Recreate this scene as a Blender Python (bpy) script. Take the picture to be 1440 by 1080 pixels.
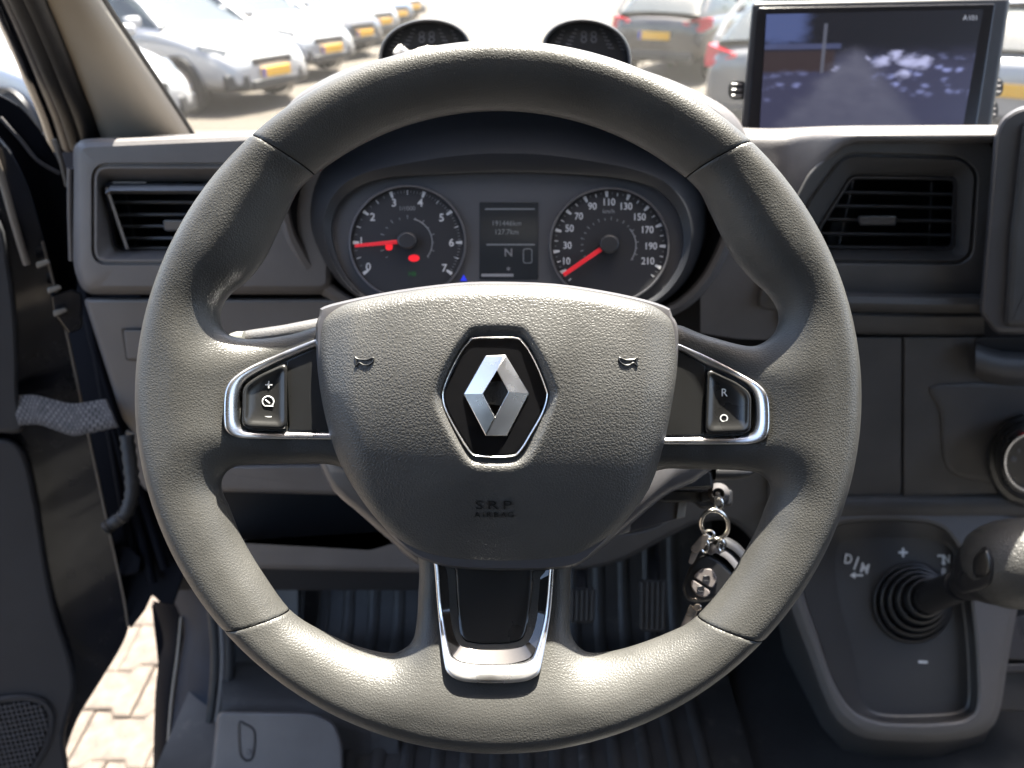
import bpy, bmesh, math, random
import numpy as np
from mathutils import Matrix, Vector

for o in list(bpy.data.objects):
    bpy.data.objects.remove(o, do_unlink=True)
SC = bpy.context.scene
COL = SC.collection
random.seed(7)
RNG = np.random.default_rng(7)

# ------------------------------------------------------------------ camera
F_PX = 1040.0                       # focal length in pixels of a 1440 px wide picture
CAM_H = 1.75                        # eye height above the paving
PITCH = math.radians(30)
cam_data = bpy.data.cameras.new('camera')
cam_data.sensor_width = 36.0
cam_data.lens = 36.0 * F_PX / 1440.0
cam_data.clip_start = 0.02
cam_data.clip_end = 600
cam_data.dof.use_dof = True
cam_data.dof.focus_distance = 0.395
cam_data.dof.aperture_fstop = 8.5
camera = bpy.data.objects.new('camera', cam_data)
camera.location = (0, 0, CAM_H)
camera.rotation_euler = (math.pi / 2 - PITCH, 0, 0)
COL.objects.link(camera)
SC.camera = camera

# ------------------------------------------------------------------ world, sun, exposure
SUN_ELEV = math.radians(67.5)
SUN_AZ = math.radians(24)           # to the right of straight ahead
world = bpy.data.worlds.new('World')
SC.world = world
world.use_nodes = True
wn = world.node_tree
wn.nodes.clear()
sky = wn.nodes.new('ShaderNodeTexSky')
sky.sky_type = 'NISHITA'
sky.sun_disc = False
sky.sun_elevation = SUN_ELEV
sky.sun_rotation = SUN_AZ
sky.air_density = 1.0
sky.dust_density = 4.0
sky.ozone_density = 0.6
bg = wn.nodes.new('ShaderNodeBackground')
bg.inputs['Strength'].default_value = 0.085
wo = wn.nodes.new('ShaderNodeOutputWorld')
wn.links.new(sky.outputs[0], bg.inputs[0])
wn.links.new(bg.outputs[0], wo.inputs[0])
sun_data = bpy.data.lights.new('sun', 'SUN')
sun_data.energy = 5.0
sun_data.angle = math.radians(0.53)
sun_data.color = (1.0, 0.95, 0.86)
sun = bpy.data.objects.new('sun', sun_data)
s_dir = Vector((math.cos(SUN_ELEV) * math.sin(SUN_AZ), math.cos(SUN_ELEV) * math.cos(SUN_AZ), math.sin(SUN_ELEV)))
sun.rotation_euler = s_dir.to_track_quat('Z', 'Y').to_euler()
sun.location = (3, 6, 12)
COL.objects.link(sun)
SC.view_settings.view_transform = 'Standard'
SC.view_settings.look = 'None'
SC.view_settings.exposure = 3.25
SC.view_settings.gamma = 1.0
SC.view_settings.use_curve_mapping = False
SC.render.engine = 'CYCLES'
SC.cycles.use_denoising = True
SC.cycles.max_bounces = 5
SC.cycles.diffuse_bounces = 3
SC.cycles.glossy_bounces = 3
SC.cycles.transparent_max_bounces = 10
SC.cycles.sample_clamp_indirect = 6.0
SC.cycles.caustics_reflective = False
SC.cycles.caustics_refractive = False

# ------------------------------------------------------------------ geometry helpers
CAM = np.array([0, 0, CAM_H])
RT = np.array([1.0, 0, 0])
UP = np.array([0, math.sin(PITCH), math.cos(PITCH)])
FW = np.array([0, math.cos(PITCH), -math.sin(PITCH)])


def rays(pts):
    p = np.asarray(pts, float).reshape(-1, 2)
    return FW + ((p[:, :1] - 720) / F_PX) * RT + ((540 - p[:, 1:2]) / F_PX) * UP


def at_d(pts, d):
    """points at distance d along the view axis"""
    return CAM + rays(pts) * np.asarray(d, float).reshape(-1, 1)


def at_y(pts, y):
    """points on the upright plane y metres in front"""
    r = rays(pts)
    return CAM + r * (np.asarray(y, float).reshape(-1, 1) / r[:, 1:2])


def at_z(pts, z):
    r = rays(pts)
    return CAM + r * ((np.asarray(z, float).reshape(-1, 1) - CAM_H) / r[:, 2:3])


def put(pts, pos):
    kind, val = pos
    if callable(val):
        p = np.asarray(pts, float).reshape(-1, 2)
        val = val(p[:, 0], p[:, 1])
    return at_d(pts, val) if kind == 'd' else at_y(pts, val) if kind == 'y' else at_z(pts, val)


def chaikin(poly, it=3, closed=True):
    p = np.asarray(poly, float)
    for _ in range(it):
        q = np.roll(p, -1, 0) if closed else p[1:]
        a = p if closed else p[:-1]
        n = np.empty((2 * len(a), p.shape[1]))
        n[0::2] = .75 * a + .25 * q
        n[1::2] = .25 * a + .75 * q
        if not closed:
            n = np.vstack([p[:1], n, p[-1:]])
        p = n
    return p


def catmull(poly, n=6, closed=True):
    p = np.asarray(poly, float)
    m = len(p)
    out = []
    t = np.linspace(0, 1, n, endpoint=False)[:, None]
    for i in range(m if closed else m - 1):
        if closed:
            a, b, c, d = p[(i - 1) % m], p[i], p[(i + 1) % m], p[(i + 2) % m]
        else:
            a, b, c, d = p[max(i - 1, 0)], p[i], p[i + 1], p[min(i + 2, m - 1)]
        out.append(.5 * (2 * b + (c - a) * t + (2 * a - 5 * b + 4 * c - d) * t ** 2 + (3 * b - a - 3 * c + d) * t ** 3))
    if not closed:
        out.append(p[-1:])
    return np.vstack(out)


def rrect(x0, y0, x1, y1, r, n=5):
    out = []
    for cx, cy, a0 in ((x1 - r, y0 + r, -90), (x1 - r, y1 - r, 0), (x0 + r, y1 - r, 90), (x0 + r, y0 + r, 180)):
        for k in range(n + 1):
            a = math.radians(a0 + 90 * k / n)
            out.append((cx + r * math.cos(a), cy + r * math.sin(a)))
    return np.array(out)


def rounded(poly, r, n=4):
    """polygon with each corner rounded by about r"""
    p = np.asarray(poly, float)
    out = []
    m = len(p)
    for i in range(m):
        a, b, c = p[i - 1], p[i], p[(i + 1) % m]
        u, v = a - b, c - b
        lu, lv = np.linalg.norm(u), np.linalg.norm(v)
        k = min(r, .45 * lu, .45 * lv)
        s, e = b + u / lu * k, b + v / lv * k
        for j in range(n + 1):
            t = j / n
            out.append((1 - t) ** 2 * s + 2 * t * (1 - t) * b + t * t * e)
    return np.array(out)


def ellipse(cx, cy, rx, ry, n=48):
    a = np.linspace(0, 2 * math.pi, n, endpoint=False)
    return np.stack([cx + rx * np.cos(a), cy + ry * np.sin(a)], 1)


def area2(p):
    q = np.roll(p, -1, 0)
    return float((p[:, 0] * q[:, 1] - q[:, 0] * p[:, 1]).sum())


def offset(poly, r):
    """shrink by r (all in the polygon's own units)"""
    p = np.asarray(poly, float)
    e = np.roll(p, -1, 0) - p
    e /= np.maximum(np.linalg.norm(e, axis=1, keepdims=True), 1e-9)
    nrm = np.stack([-e[:, 1], e[:, 0]], 1) * (1 if area2(p) > 0 else -1)
    m = nrm + np.roll(nrm, 1, 0)
    l = np.maximum((m * m).sum(1, keepdims=True), .6)
    q = p + 2 * m / l * r
    e0 = np.roll(p, -1, 0) - p
    for _ in range(8):                           # collapse corners that the offset has turned inside out
        e1 = np.roll(q, -1, 0) - q
        bad = np.nonzero((e0 * e1).sum(1) < 0)[0]
        if not len(bad):
            break
        for i in bad:
            j = (i + 1) % len(q)
            q[i] = q[j] = (q[i] + q[j]) / 2
    return q


def around(poly, c, n):
    """resample an outline at n even angles seen from c"""
    p = np.asarray(poly, float) - np.asarray(c, float)
    q = np.roll(p, -1, 0)
    a = np.linspace(0, 2 * math.pi, n, endpoint=False)
    d = np.stack([np.cos(a), np.sin(a)], 1)
    e = q - p
    den = d[:, None, 0] * e[None, :, 1] - d[:, None, 1] * e[None, :, 0]
    den = np.where(np.abs(den) < 1e-12, 1e-12, den)
    t = (p[None, :, 0] * e[None, :, 1] - p[None, :, 1] * e[None, :, 0]) / den
    s = (p[None, :, 0] * d[:, None, 1] - p[None, :, 1] * d[:, None, 0]) / den
    ok = (s >= -1e-6) & (s <= 1 + 1e-6) & (t > 0)
    t = np.where(ok, t, -1).max(1)
    return np.asarray(c) + d * t[:, None]


ROOT = {}


def root(name, loc, label, cat, group=None, rot=None):
    o = bpy.data.objects.new(name, None)
    o.empty_display_size = .02
    COL.objects.link(o)
    m = Matrix.Translation(Vector(loc))
    if rot is not None:
        m = m @ rot
    o.matrix_world = m
    ROOT[o.name] = np.array(m.inverted())
    o['label'] = label
    o['category'] = cat
    if group:
        o['group'] = group
    return o


def tag(o, label, cat, group=None):
    o['label'] = label
    o['category'] = cat
    if group:
        o['group'] = group
    return o


def mesh_obj(name, v, f, mat, parent=None, sharp=35, local=False, smooth=True):
    v = np.asarray(v, float).reshape(-1, 3)
    if parent is not None:
        r = parent
        while r.parent is not None:
            r = r.parent
        if not local and r.name in ROOT:
            m = ROOT[r.name]
            v = v @ m[:3, :3].T + m[:3, 3]
    me = bpy.data.meshes.new(name)
    if isinstance(f, np.ndarray):
        nf, k = f.shape
        me.vertices.add(len(v))
        me.vertices.foreach_set('co', v.astype(np.float32).ravel())
        me.loops.add(nf * k)
        me.loops.foreach_set('vertex_index', f.astype(np.int32).ravel())
        me.polygons.add(nf)
        me.polygons.foreach_set('loop_start', (np.arange(nf) * k).astype(np.int32))
        me.polygons.foreach_set('loop_total', np.full(nf, k, np.int32))
        me.update(calc_edges=True)
    else:
        me.from_pydata(v.tolist(), [], [tuple(int(i) for i in q) for q in f])
        bm = bmesh.new()
        bm.from_mesh(me)
        bmesh.ops.recalc_face_normals(bm, faces=bm.faces)
        bm.to_mesh(me)
        bm.free()
    if smooth:
        me.polygons.foreach_set('use_smooth', np.ones(len(me.polygons), bool))
        if sharp is not None:
            me.set_sharp_from_angle(angle=math.radians(sharp))
    me.materials.append(mat)
    o = bpy.data.objects.new(name, me)
    COL.objects.link(o)
    if parent is not None:
        o.parent = parent
    return o


def grid_faces(nr, nc, closed):
    f = []
    for i in range(nr - 1):
        for j in range(nc if closed else nc - 1):
            k = (j + 1) % nc
            f.append((i * nc + j, i * nc + k, (i + 1) * nc + k, (i + 1) * nc + j))
    return f


def loft(name, loops, mat, parent, closed=True, cap0=False, cap1=False, sharp=35):
    n = len(loops[0])
    v = np.vstack(loops)
    f = grid_faces(len(loops), n, closed)
    if cap0:
        f.append(tuple(range(n))[::-1])
    if cap1:
        f.append(tuple(range((len(loops) - 1) * n, len(loops) * n)))
    return mesh_obj(name, v, f, mat, parent, sharp)


def shift(pos, dy):
    k, val = pos
    if callable(val):
        return (k, lambda x, y: val(x, y) + dy)
    return (k, val + dy)


def panel(name, poly, pos, th, r, mat, parent, rm=.003, sharp=30):
    """a plate with the given outline, th thick, its front edge rounded (r px wide, rm metres deep)"""
    p = np.asarray(poly, float)
    loops = [put(p, shift(pos, th)), put(p, shift(pos, rm))]
    for a in (30, 60, 90):
        a = math.radians(a)
        loops.append(put(offset(p, r * (1 - math.cos(a))), shift(pos, rm * (1 - math.sin(a)))))
    inner = offset(p, r)
    loops.append(put(inner + (inner.mean(0) - inner) * .012, pos))
    return loft(name, loops, mat, parent, cap0=True, cap1=True, sharp=sharp)


def tube(name, path, rad, mat, parent, n=10, caps=True, closed=False, flat=1.0):
    p = np.asarray(path, float)
    rad = np.broadcast_to(np.asarray(rad, float), (len(p),))
    if closed:
        t = np.roll(p, -1, 0) - np.roll(p, 1, 0)
    else:
        t = np.gradient(p, axis=0)
    t /= np.maximum(np.linalg.norm(t, axis=1, keepdims=True), 1e-9)
    ref = np.array([0, 0, 1.0]) if abs(t[0][2]) < .9 else np.array([1.0, 0, 0])
    loops = []
    u = ref - t[0] * (ref @ t[0])
    for i in range(len(p)):
        u = u - t[i] * (u @ t[i])
        u /= np.linalg.norm(u)
        w = np.cross(t[i], u)
        a = np.linspace(0, 2 * math.pi, n, endpoint=False)[:, None]
        loops.append(p[i] + rad[i] * (np.cos(a) * u * flat + np.sin(a) * w))
    if closed:
        loops.append(loops[0])
    return loft(name, loops, mat, parent, cap0=caps and not closed, cap1=caps and not closed, sharp=50)


def box_w(name, pts8, mat, parent, bevel=0.0):
    """box from 8 world corners: 4 of the back, 4 of the front"""
    f = [(0, 1, 2, 3), (4, 7, 6, 5), (0, 4, 5, 1), (1, 5, 6, 2), (2, 6, 7, 3), (3, 7, 4, 0)]
    o = mesh_obj(name, pts8, f, mat, parent, 30)
    if bevel:
        m = o.modifiers.new('bevel', 'BEVEL')
        m.width = bevel
        m.segments = 3
        m.limit_method = 'ANGLE'
    return o


def box(name, c, s, mat, parent, bevel=0.0, rot=None, local=False):
    c = np.asarray(c, float)
    x, y, z = np.asarray(s, float) / 2
    v = np.array([(-x, y, -z), (x, y, -z), (x, y, z), (-x, y, z), (-x, -y, -z), (x, -y, -z), (x, -y, z), (-x, -y, z)])
    if rot is not None:
        v = v @ np.array(rot).T
    f = [(0, 1, 2, 3), (4, 7, 6, 5), (0, 4, 5, 1), (1, 5, 6, 2), (2, 6, 7, 3), (3, 7, 4, 0)]
    o = mesh_obj(name, v + c, f, mat, parent, 30, local=local)
    if bevel:
        m = o.modifiers.new('bevel', 'BEVEL')
        m.width = bevel
        m.segments = 3
        m.limit_method = 'ANGLE'
    return o


TXT = {}


def text_geo(body, thick=0.0, outline=False):
    key = (body, thick, outline)
    if key not in TXT:
        cu = bpy.data.curves.new('lettering', 'FONT')
        cu.body = body
        cu.size = 1.0
        cu.align_x = 'CENTER'
        cu.align_y = 'CENTER'
        cu.extrude = .01
        cu.offset = thick
        cu.resolution_u = 3
        if outline:
            cu.fill_mode = 'NONE'
            cu.extrude = 0
            cu.bevel_depth = .035
            cu.bevel_resolution = 1
        ob = bpy.data.objects.new('lettering', cu)
        COL.objects.link(ob)
        dg = bpy.context.evaluated_depsgraph_get()
        me = bpy.data.meshes.new_from_object(ob.evaluated_get(dg))
        v = np.zeros(len(me.vertices) * 3)
        me.vertices.foreach_get('co', v)
        v = v.reshape(-1, 3)
        if len(v):
            v[:, :2] -= (v[:, :2].max(0) + v[:, :2].min(0)) / 2
        f = [tuple(p.vertices) for p in me.polygons]
        bpy.data.objects.remove(ob)
        bpy.data.meshes.remove(me)
        TXT[key] = (v, f)
    return TXT[key]


def text(name, body, px, py, h, pos, mat, parent, th=.0006, rot=0.0, thick=0.015, sx=1.0, outline=False):
    """lettering h picture pixels tall around (px, py), lying on the surface given by pos"""
    v, f = text_geo(body, thick, outline)
    hh = v[:, 1].max() - v[:, 1].min()
    k = h / hh
    c, s = math.cos(rot), math.sin(rot)
    x, y = v[:, 0] * k * sx, v[:, 1] * k
    q = np.stack([px + c * x + s * y, py - (-s * x + c * y)], 1)
    w = put(q, pos)
    zz = v[:, 2:3] / max(1e-6, np.abs(v[:, 2]).max())
    wv = w - (FW * th) * (zz + 1) / 2
    return mesh_obj(name, wv, f, mat, parent, 30)


def sdf(poly, X, Y):
    """signed distance, positive inside"""
    p = np.asarray(poly, float)
    q = np.roll(p, -1, 0)
    d2 = np.full(X.shape, 1e9)
    ins = np.zeros(X.shape, bool)
    for (ax, ay), (bx, by) in zip(p, q):
        ex, ey = bx - ax, by - ay
        l = ex * ex + ey * ey
        if l < 1e-16:
            continue
        t = np.clip(((X - ax) * ex + (Y - ay) * ey) / l, 0, 1)
        d2 = np.minimum(d2, (X - ax - t * ex) ** 2 + (Y - ay - t * ey) ** 2)
        if ay != by:
            c = ((ay > Y) != (by > Y)) & (X < ex * (Y - ay) / (by - ay) + ax)
            ins ^= c
    d = np.sqrt(d2)
    return np.where(ins, d, -d)


def blur2(a, n):
    for _ in range(n):
        p = np.pad(a, 1, mode='edge')
        a = (p[:-2, 1:-1] + p[2:, 1:-1] + 2 * p[1:-1, 1:-1]) / 4
        p = np.pad(a, 1, mode='edge')
        a = (p[1:-1, :-2] + p[1:-1, 2:] + 2 * p[1:-1, 1:-1]) / 4
    return a


def surface_nets(Fv, o, h):
    """smooth mesh of the zero level of a sampled field (negative inside)"""
    nx, ny, nz = Fv.shape
    inside = Fv < 0
    acc = np.zeros((nx - 1, ny - 1, nz - 1, 3), np.float32)
    cnt = np.zeros((nx - 1, ny - 1, nz - 1), np.float32)
    sl = [slice(0, -1), slice(1, None)]
    corners = [(i, j, k) for i in (0, 1) for j in (0, 1) for k in (0, 1)]
    for a in corners:
        for ax in range(3):
            if a[ax] == 1:
                continue
            b = list(a)
            b[ax] = 1
            fa = Fv[sl[a[0]], sl[a[1]], sl[a[2]]]
            fb = Fv[sl[b[0]], sl[b[1]], sl[b[2]]]
            m = (fa < 0) != (fb < 0)
            t = np.where(m, fa / np.where(m, fa - fb, 1), 0)
            for c in range(3):
                acc[..., c] += np.where(m, a[c] + (t if c == ax else 0), 0)
            cnt += m
    cell = cnt > 0
    idx = np.full(cell.shape, -1, np.int64)
    idx[cell] = np.arange(cell.sum())
    base = np.stack(np.nonzero(cell), 1)
    v = (base + acc[cell] / cnt[cell][:, None]) * h + np.asarray(o)
    quads = []
    for ax in range(3):
        a = [slice(None)] * 3
        b = [slice(None)] * 3
        a[ax] = slice(0, -1)
        b[ax] = slice(1, None)
        ia, ib = inside[tuple(a)], inside[tuple(b)]
        ch = ia != ib
        u, w = [(1, 2), (2, 0), (0, 1)][ax]
        e = np.stack(np.nonzero(ch), 1)
        sgn = ia[tuple(e.T)]
        lim = np.array(cell.shape)
        ok = (e[:, u] > 0) & (e[:, w] > 0) & (e[:, u] < lim[u]) & (e[:, w] < lim[w])
        e, sgn = e[ok], sgn[ok]
        q = []
        for du, dw in ((-1, -1), (0, -1), (0, 0), (-1, 0)):
            c = e.copy()
            c[:, u] += du
            c[:, w] += dw
            q.append(idx[tuple(c.T)])
        q = np.stack(q, 1)
        q[~sgn] = q[~sgn][:, ::-1]
        quads.append(q)
    return v, np.vstack(quads)


def smooth_verts(v, f, it=2, k=.5):
    e = np.vstack([f[:, [0, 1]], f[:, [1, 2]], f[:, [2, 3]], f[:, [3, 0]]])
    n = len(v)
    deg = np.bincount(e.ravel(), minlength=n)[:, None].astype(float)
    for _ in range(it):
        s = np.stack([np.bincount(e[:, 0], v[e[:, 1], c], n) + np.bincount(e[:, 1], v[e[:, 0], c], n) for c in range(3)], 1)
        v = v + k * (s / deg - v)
    return v


# ------------------------------------------------------------------ materials
MATS = {}


def material(name, col, rough=.5, metal=0.0, spec=.5, grain=None, mottle=None, coat=0.0, emit=None, rvar=0.0, dust=None, sheen=0.0):
    """grain = (cell size in m, strength), mottle = (scale, amount), dust = (colour, scale, threshold)"""
    m = bpy.data.materials.new(name)
    m.use_nodes = True
    nt = m.node_tree
    b = nt.nodes['Principled BSDF']
    b.inputs['Base Color'].default_value = (*col, 1)
    b.inputs['Roughness'].default_value = rough
    b.inputs['Metallic'].default_value = metal
    b.inputs['Specular IOR Level'].default_value = spec
    b.inputs['Coat Weight'].default_value = coat
    b.inputs['Coat Roughness'].default_value = .05
    if sheen:
        b.inputs['Sheen Weight'].default_value = sheen
        b.inputs['Sheen Roughness'].default_value = .4
    if emit:
        b.inputs['Emission Color'].default_value = (*emit[:3], 1)
        b.inputs['Emission Strength'].default_value = emit[3]
    tc = None
    if grain or mottle or rvar or dust:
        tc = nt.nodes.new('ShaderNodeTexCoord')
    last = None
    if mottle:
        n = nt.nodes.new('ShaderNodeTexNoise')
        n.inputs['Scale'].default_value = mottle[0]
        n.inputs['Detail'].default_value = 5
        nt.links.new(tc.outputs['Object'], n.inputs['Vector'])
        r = nt.nodes.new('ShaderNodeMapRange')
        r.inputs['From Min'].default_value = .3
        r.inputs['From Max'].default_value = .7
        r.inputs['To Min'].default_value = 1 - mottle[1]
        r.inputs['To Max'].default_value = 1 + mottle[1]
        nt.links.new(n.outputs['Fac'], r.inputs['Value'])
        mx = nt.nodes.new('ShaderNodeMix')
        mx.data_type = 'RGBA'
        mx.blend_type = 'MULTIPLY'
        mx.inputs['Factor'].default_value = 1
        mx.inputs['A'].default_value = (*col, 1)
        nt.links.new(r.outputs['Result'], mx.inputs['B'])
        last = mx.outputs['Result']
    if dust:
        n = nt.nodes.new('ShaderNodeTexNoise')
        n.inputs['Scale'].default_value = dust[1]
        n.inputs['Detail'].default_value = 8
        n.inputs['Roughness'].default_value = .7
        nt.links.new(tc.outputs['Object'], n.inputs['Vector'])
        r = nt.nodes.new('ShaderNodeMapRange')
        r.inputs['From Min'].default_value = dust[2]
        r.inputs['From Max'].default_value = dust[2] + .15
        r.inputs['To Max'].default_value = dust[3]
        nt.links.new(n.outputs['Fac'], r.inputs['Value'])
        mx = nt.nodes.new('ShaderNodeMix')
        mx.data_type = 'RGBA'
        mx.inputs['A'].default_value = (*col, 1)
        mx.inputs['B'].default_value = (*dust[0], 1)
        if last:
            nt.links.new(last, mx.inputs['A'])
        nt.links.new(r.outputs['Result'], mx.inputs['Factor'])
        last = mx.outputs['Result']
    if last:
        nt.links.new(last, b.inputs['Base Color'])
    if rvar:
        n = nt.nodes.new('ShaderNodeTexNoise')
        n.inputs['Scale'].default_value = 38
        n.inputs['Detail'].default_value = 6
        nt.links.new(tc.outputs['Object'], n.inputs['Vector'])
        r = nt.nodes.new('ShaderNodeMapRange')
        r.inputs['From Min'].default_value = .3
        r.inputs['From Max'].default_value = .7
        r.inputs['To Min'].default_value = rough - rvar
        r.inputs['To Max'].default_value = rough + rvar
        nt.links.new(n.outputs['Fac'], r.inputs['Value'])
        nt.links.new(r.outputs['Result'], b.inputs['Roughness'])
    if grain:
        size, strength = grain[:2]
        wz = nt.nodes.new('ShaderNodeTexNoise')
        wz.inputs['Scale'].default_value = .8 / size
        wz.inputs['Detail'].default_value = 2
        nt.links.new(tc.outputs['Object'], wz.inputs['Vector'])
        ad = nt.nodes.new('ShaderNodeVectorMath')
        ad.operation = 'MULTIPLY_ADD'
        ad.inputs[1].default_value = (size * .3,) * 3
        nt.links.new(wz.outputs['Color'], ad.inputs[0])
        nt.links.new(tc.outputs['Object'], ad.inputs[2])
        vo = nt.nodes.new('ShaderNodeTexVoronoi')
        vo.inputs['Scale'].default_value = 1 / size
        nt.links.new(ad.outputs[0], vo.inputs['Vector'])
        vout = vo.outputs['Distance']
        if len(grain) > 2:                       # leather-like: raised cells parted by narrow creases
            vo.feature = 'DISTANCE_TO_EDGE'
            mr = nt.nodes.new('ShaderNodeMapRange')
            mr.interpolation_type = 'SMOOTHERSTEP'
            mr.inputs['From Max'].default_value = grain[2]
            mr.inputs['To Min'].default_value = .6
            mr.inputs['To Max'].default_value = .0
            nt.links.new(vout, mr.inputs['Value'])
            vout = mr.outputs['Result']
        else:
            vo.feature = 'SMOOTH_F1'
            vo.inputs['Smoothness'].default_value = .35
        fine = nt.nodes.new('ShaderNodeTexNoise')
        fine.inputs['Scale'].default_value = 3.2 / size
        fine.inputs['Detail'].default_value = 2
        nt.links.new(tc.outputs['Object'], fine.inputs['Vector'])
        ma = nt.nodes.new('ShaderNodeMath')
        ma.operation = 'MULTIPLY_ADD'
        ma.inputs[1].default_value = -.12
        nt.links.new(fine.outputs['Fac'], ma.inputs[0])
        nt.links.new(vout, ma.inputs[2])
        bp = nt.nodes.new('ShaderNodeBump')
        bp.invert = True
        bp.inputs['Strength'].default_value = strength
        bp.inputs['Distance'].default_value = size * .35
        nt.links.new(ma.outputs[0], bp.inputs['Height'])
        nt.links.new(bp.outputs['Normal'], b.inputs['Normal'])
    MATS[name] = m
    return m


def glass_sheet(name, tint=(1, 1, 1), rough=.0, gloss=.5):
    m = bpy.data.materials.new(name)
    m.use_nodes = True
    nt = m.node_tree
    nt.nodes.clear()
    out = nt.nodes.new('ShaderNodeOutputMaterial')
    tr = nt.nodes.new('ShaderNodeBsdfTransparent')
    tr.inputs[0].default_value = (*tint, 1)
    gl = nt.nodes.new('ShaderNodeBsdfGlossy')
    gl.inputs['Roughness'].default_value = rough
    fr = nt.nodes.new('ShaderNodeFresnel')
    fr.inputs['IOR'].default_value = 1.45
    mu = nt.nodes.new('ShaderNodeMath')
    mu.operation = 'MULTIPLY'
    mu.inputs[1].default_value = gloss
    mx = nt.nodes.new('ShaderNodeMixShader')
    nt.links.new(fr.outputs[0], mu.inputs[0])
    nt.links.new(mu.outputs[0], mx.inputs[0])
    nt.links.new(tr.outputs[0], mx.inputs[1])
    nt.links.new(gl.outputs[0], mx.inputs[2])
    nt.links.new(mx.outputs[0], out.inputs[0])
    return m


M_RIM = material("grained_wheel_rim", (.050, .0488, .0455), .43, spec=.45, grain=(.0015, .25, .32), mottle=(16, .2), rvar=.11, dust=((.12, .115, .10), 26, .62, .25))
M_BAG = material("grained_airbag_cover", (.066, .0645, .0615), .42, spec=.5, grain=(.0017, .36, .30), mottle=(18, .12), rvar=.08, dust=((.14, .135, .125), 33, .66, .25))
M_CHROME = material('satin_chrome', (.74, .74, .76), .3, metal=1, mottle=(60, .06), rvar=.09)
M_MIRROR = material('polished_chrome', (.9, .9, .9), .25, metal=1, rvar=.08)
M_GLOSS = material('gloss_black', (.008, .008, .009), .08, spec=.6, coat=.6, dust=((.12, .12, .11), 210, .72, .35))
M_BTN = material('button_black', (.018, .018, .018), .3, spec=.6, rvar=.06, dust=((.1, .1, .09), 240, .7, .3))
M_WHITE = material('white_print', (.75, .76, .76), .5)
M_DARKPRINT = material('moulded_lettering', (.012, .012, .012), .35)
M_BLACK = material('matt_black_plastic', (.013, .013, .015), .5, mottle=(40, .15))
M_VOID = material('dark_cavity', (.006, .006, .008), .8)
M_DASH = material('lit_dash_plastic', (.106, .100, .100), .5, spec=.5, grain=(.0013, .34), mottle=(13, .14), rvar=.05, dust=((.2, .19, .17), 34, .66, .2))  # lit copy of the dash plastic, light from the door side put into its colour
M_DASHD = material('shaded_dash_plastic', (.072, .0705, .071), .5, spec=.45, grain=(.0013, .32), mottle=(13, .15), rvar=.05, dust=((.16, .15, .13), 60, .72, .2))  # same plastic again, darker: the shade on the right is in its colour
M_SMOOTH = material('smooth_grey_plastic', (.078, .075, .079), .36, spec=.5, mottle=(14, .06), rvar=.05, dust=((.17, .16, .15), 70, .68, .22))

# ================================================================== steering wheel
WD = 0.40                                    # distance of the wheel's middle plane
S_PX = WD / F_PX
WCX, WCY = (701 - 720) * S_PX, (540 - 558) * S_PX
w_rot = Matrix(((RT[0], UP[0], -FW[0], 0), (RT[1], UP[1], -FW[1], 0), (RT[2], UP[2], -FW[2], 0), (0, 0, 0, 1)))
wheel = root('steering_wheel', at_d((701, 558), WD)[0],
             'dark grey grained three-spoke steering wheel with diamond emblem on its airbag cover', 'steering wheel', rot=w_rot)


def wl(pts, z=0.0):
    p = np.asarray(pts, float).reshape(-1, 2)
    return np.stack([(p[:, 0] - 720) / F_PX * (WD - z) - WCX, (540 - p[:, 1]) / F_PX * (WD - z) - WCY], 1)


def sstep(a, b, x):
    t = np.clip((x - a) / (b - a), 0, 1)
    return t * t * (3 - 2 * t)


def spoke_front(x, y):
    t = sstep(.115, .172, np.hypot(x, y))
    return -.004 * (1 - t) + .0165 * t


def on_spoke(lift):
    """view distance of the spokes' front face under a pixel, lifted towards the driver"""
    def d(px, py):
        q = wl(np.stack([px, py], -1).reshape(-1, 2), 0)
        return WD - spoke_front(q[:, 0], q[:, 1]) - lift
    return ('d', d)


def rim_arc(a0, a1, rx, ry, n=14):
    a = np.radians(np.linspace(a0, a1, n))
    return np.stack([701 + rx * np.cos(a), 558 - ry * np.sin(a)], 1)


top_open = np.vstack([
    [(311, 465), (306, 449), (308, 432), (321, 412), (342, 394), (366, 362), (385, 325), (404, 288)],
    rim_arc(133, 47, 412, 406),
    [(998, 288), (1017, 325), (1036, 360), (1062, 392), (1083, 413), (1096, 434), (1098, 452), (1091, 470), (1075, 483), (1056, 485),
     (1000, 468), (955, 452), (930, 470), (800, 478), (600, 478), (470, 470), (445, 454), (400, 467), (353, 475), (325, 473)]])
left_open = np.array([(319, 715), (309, 692), (308, 677), (315, 664), (329, 657), (348, 656), (400, 657), (470, 661), (520, 700), (565, 755), (583, 795), (583, 850), (582, 884),
                      (577, 909), (561, 921), (544, 924), (504, 914), (463, 896), (410, 864), (369, 811), (337, 758)])
right_open = np.array([(1079, 715), (1087, 695), (1086, 682), (1077, 671), (1060, 665), (990, 665), (930, 667), (885, 705), (835, 760), (809, 800), (806, 850), (804, 892),
                       (812, 913), (829, 924), (862, 921), (902, 909), (943, 892), (978, 872), (1025, 819), (1065, 750)])


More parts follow.
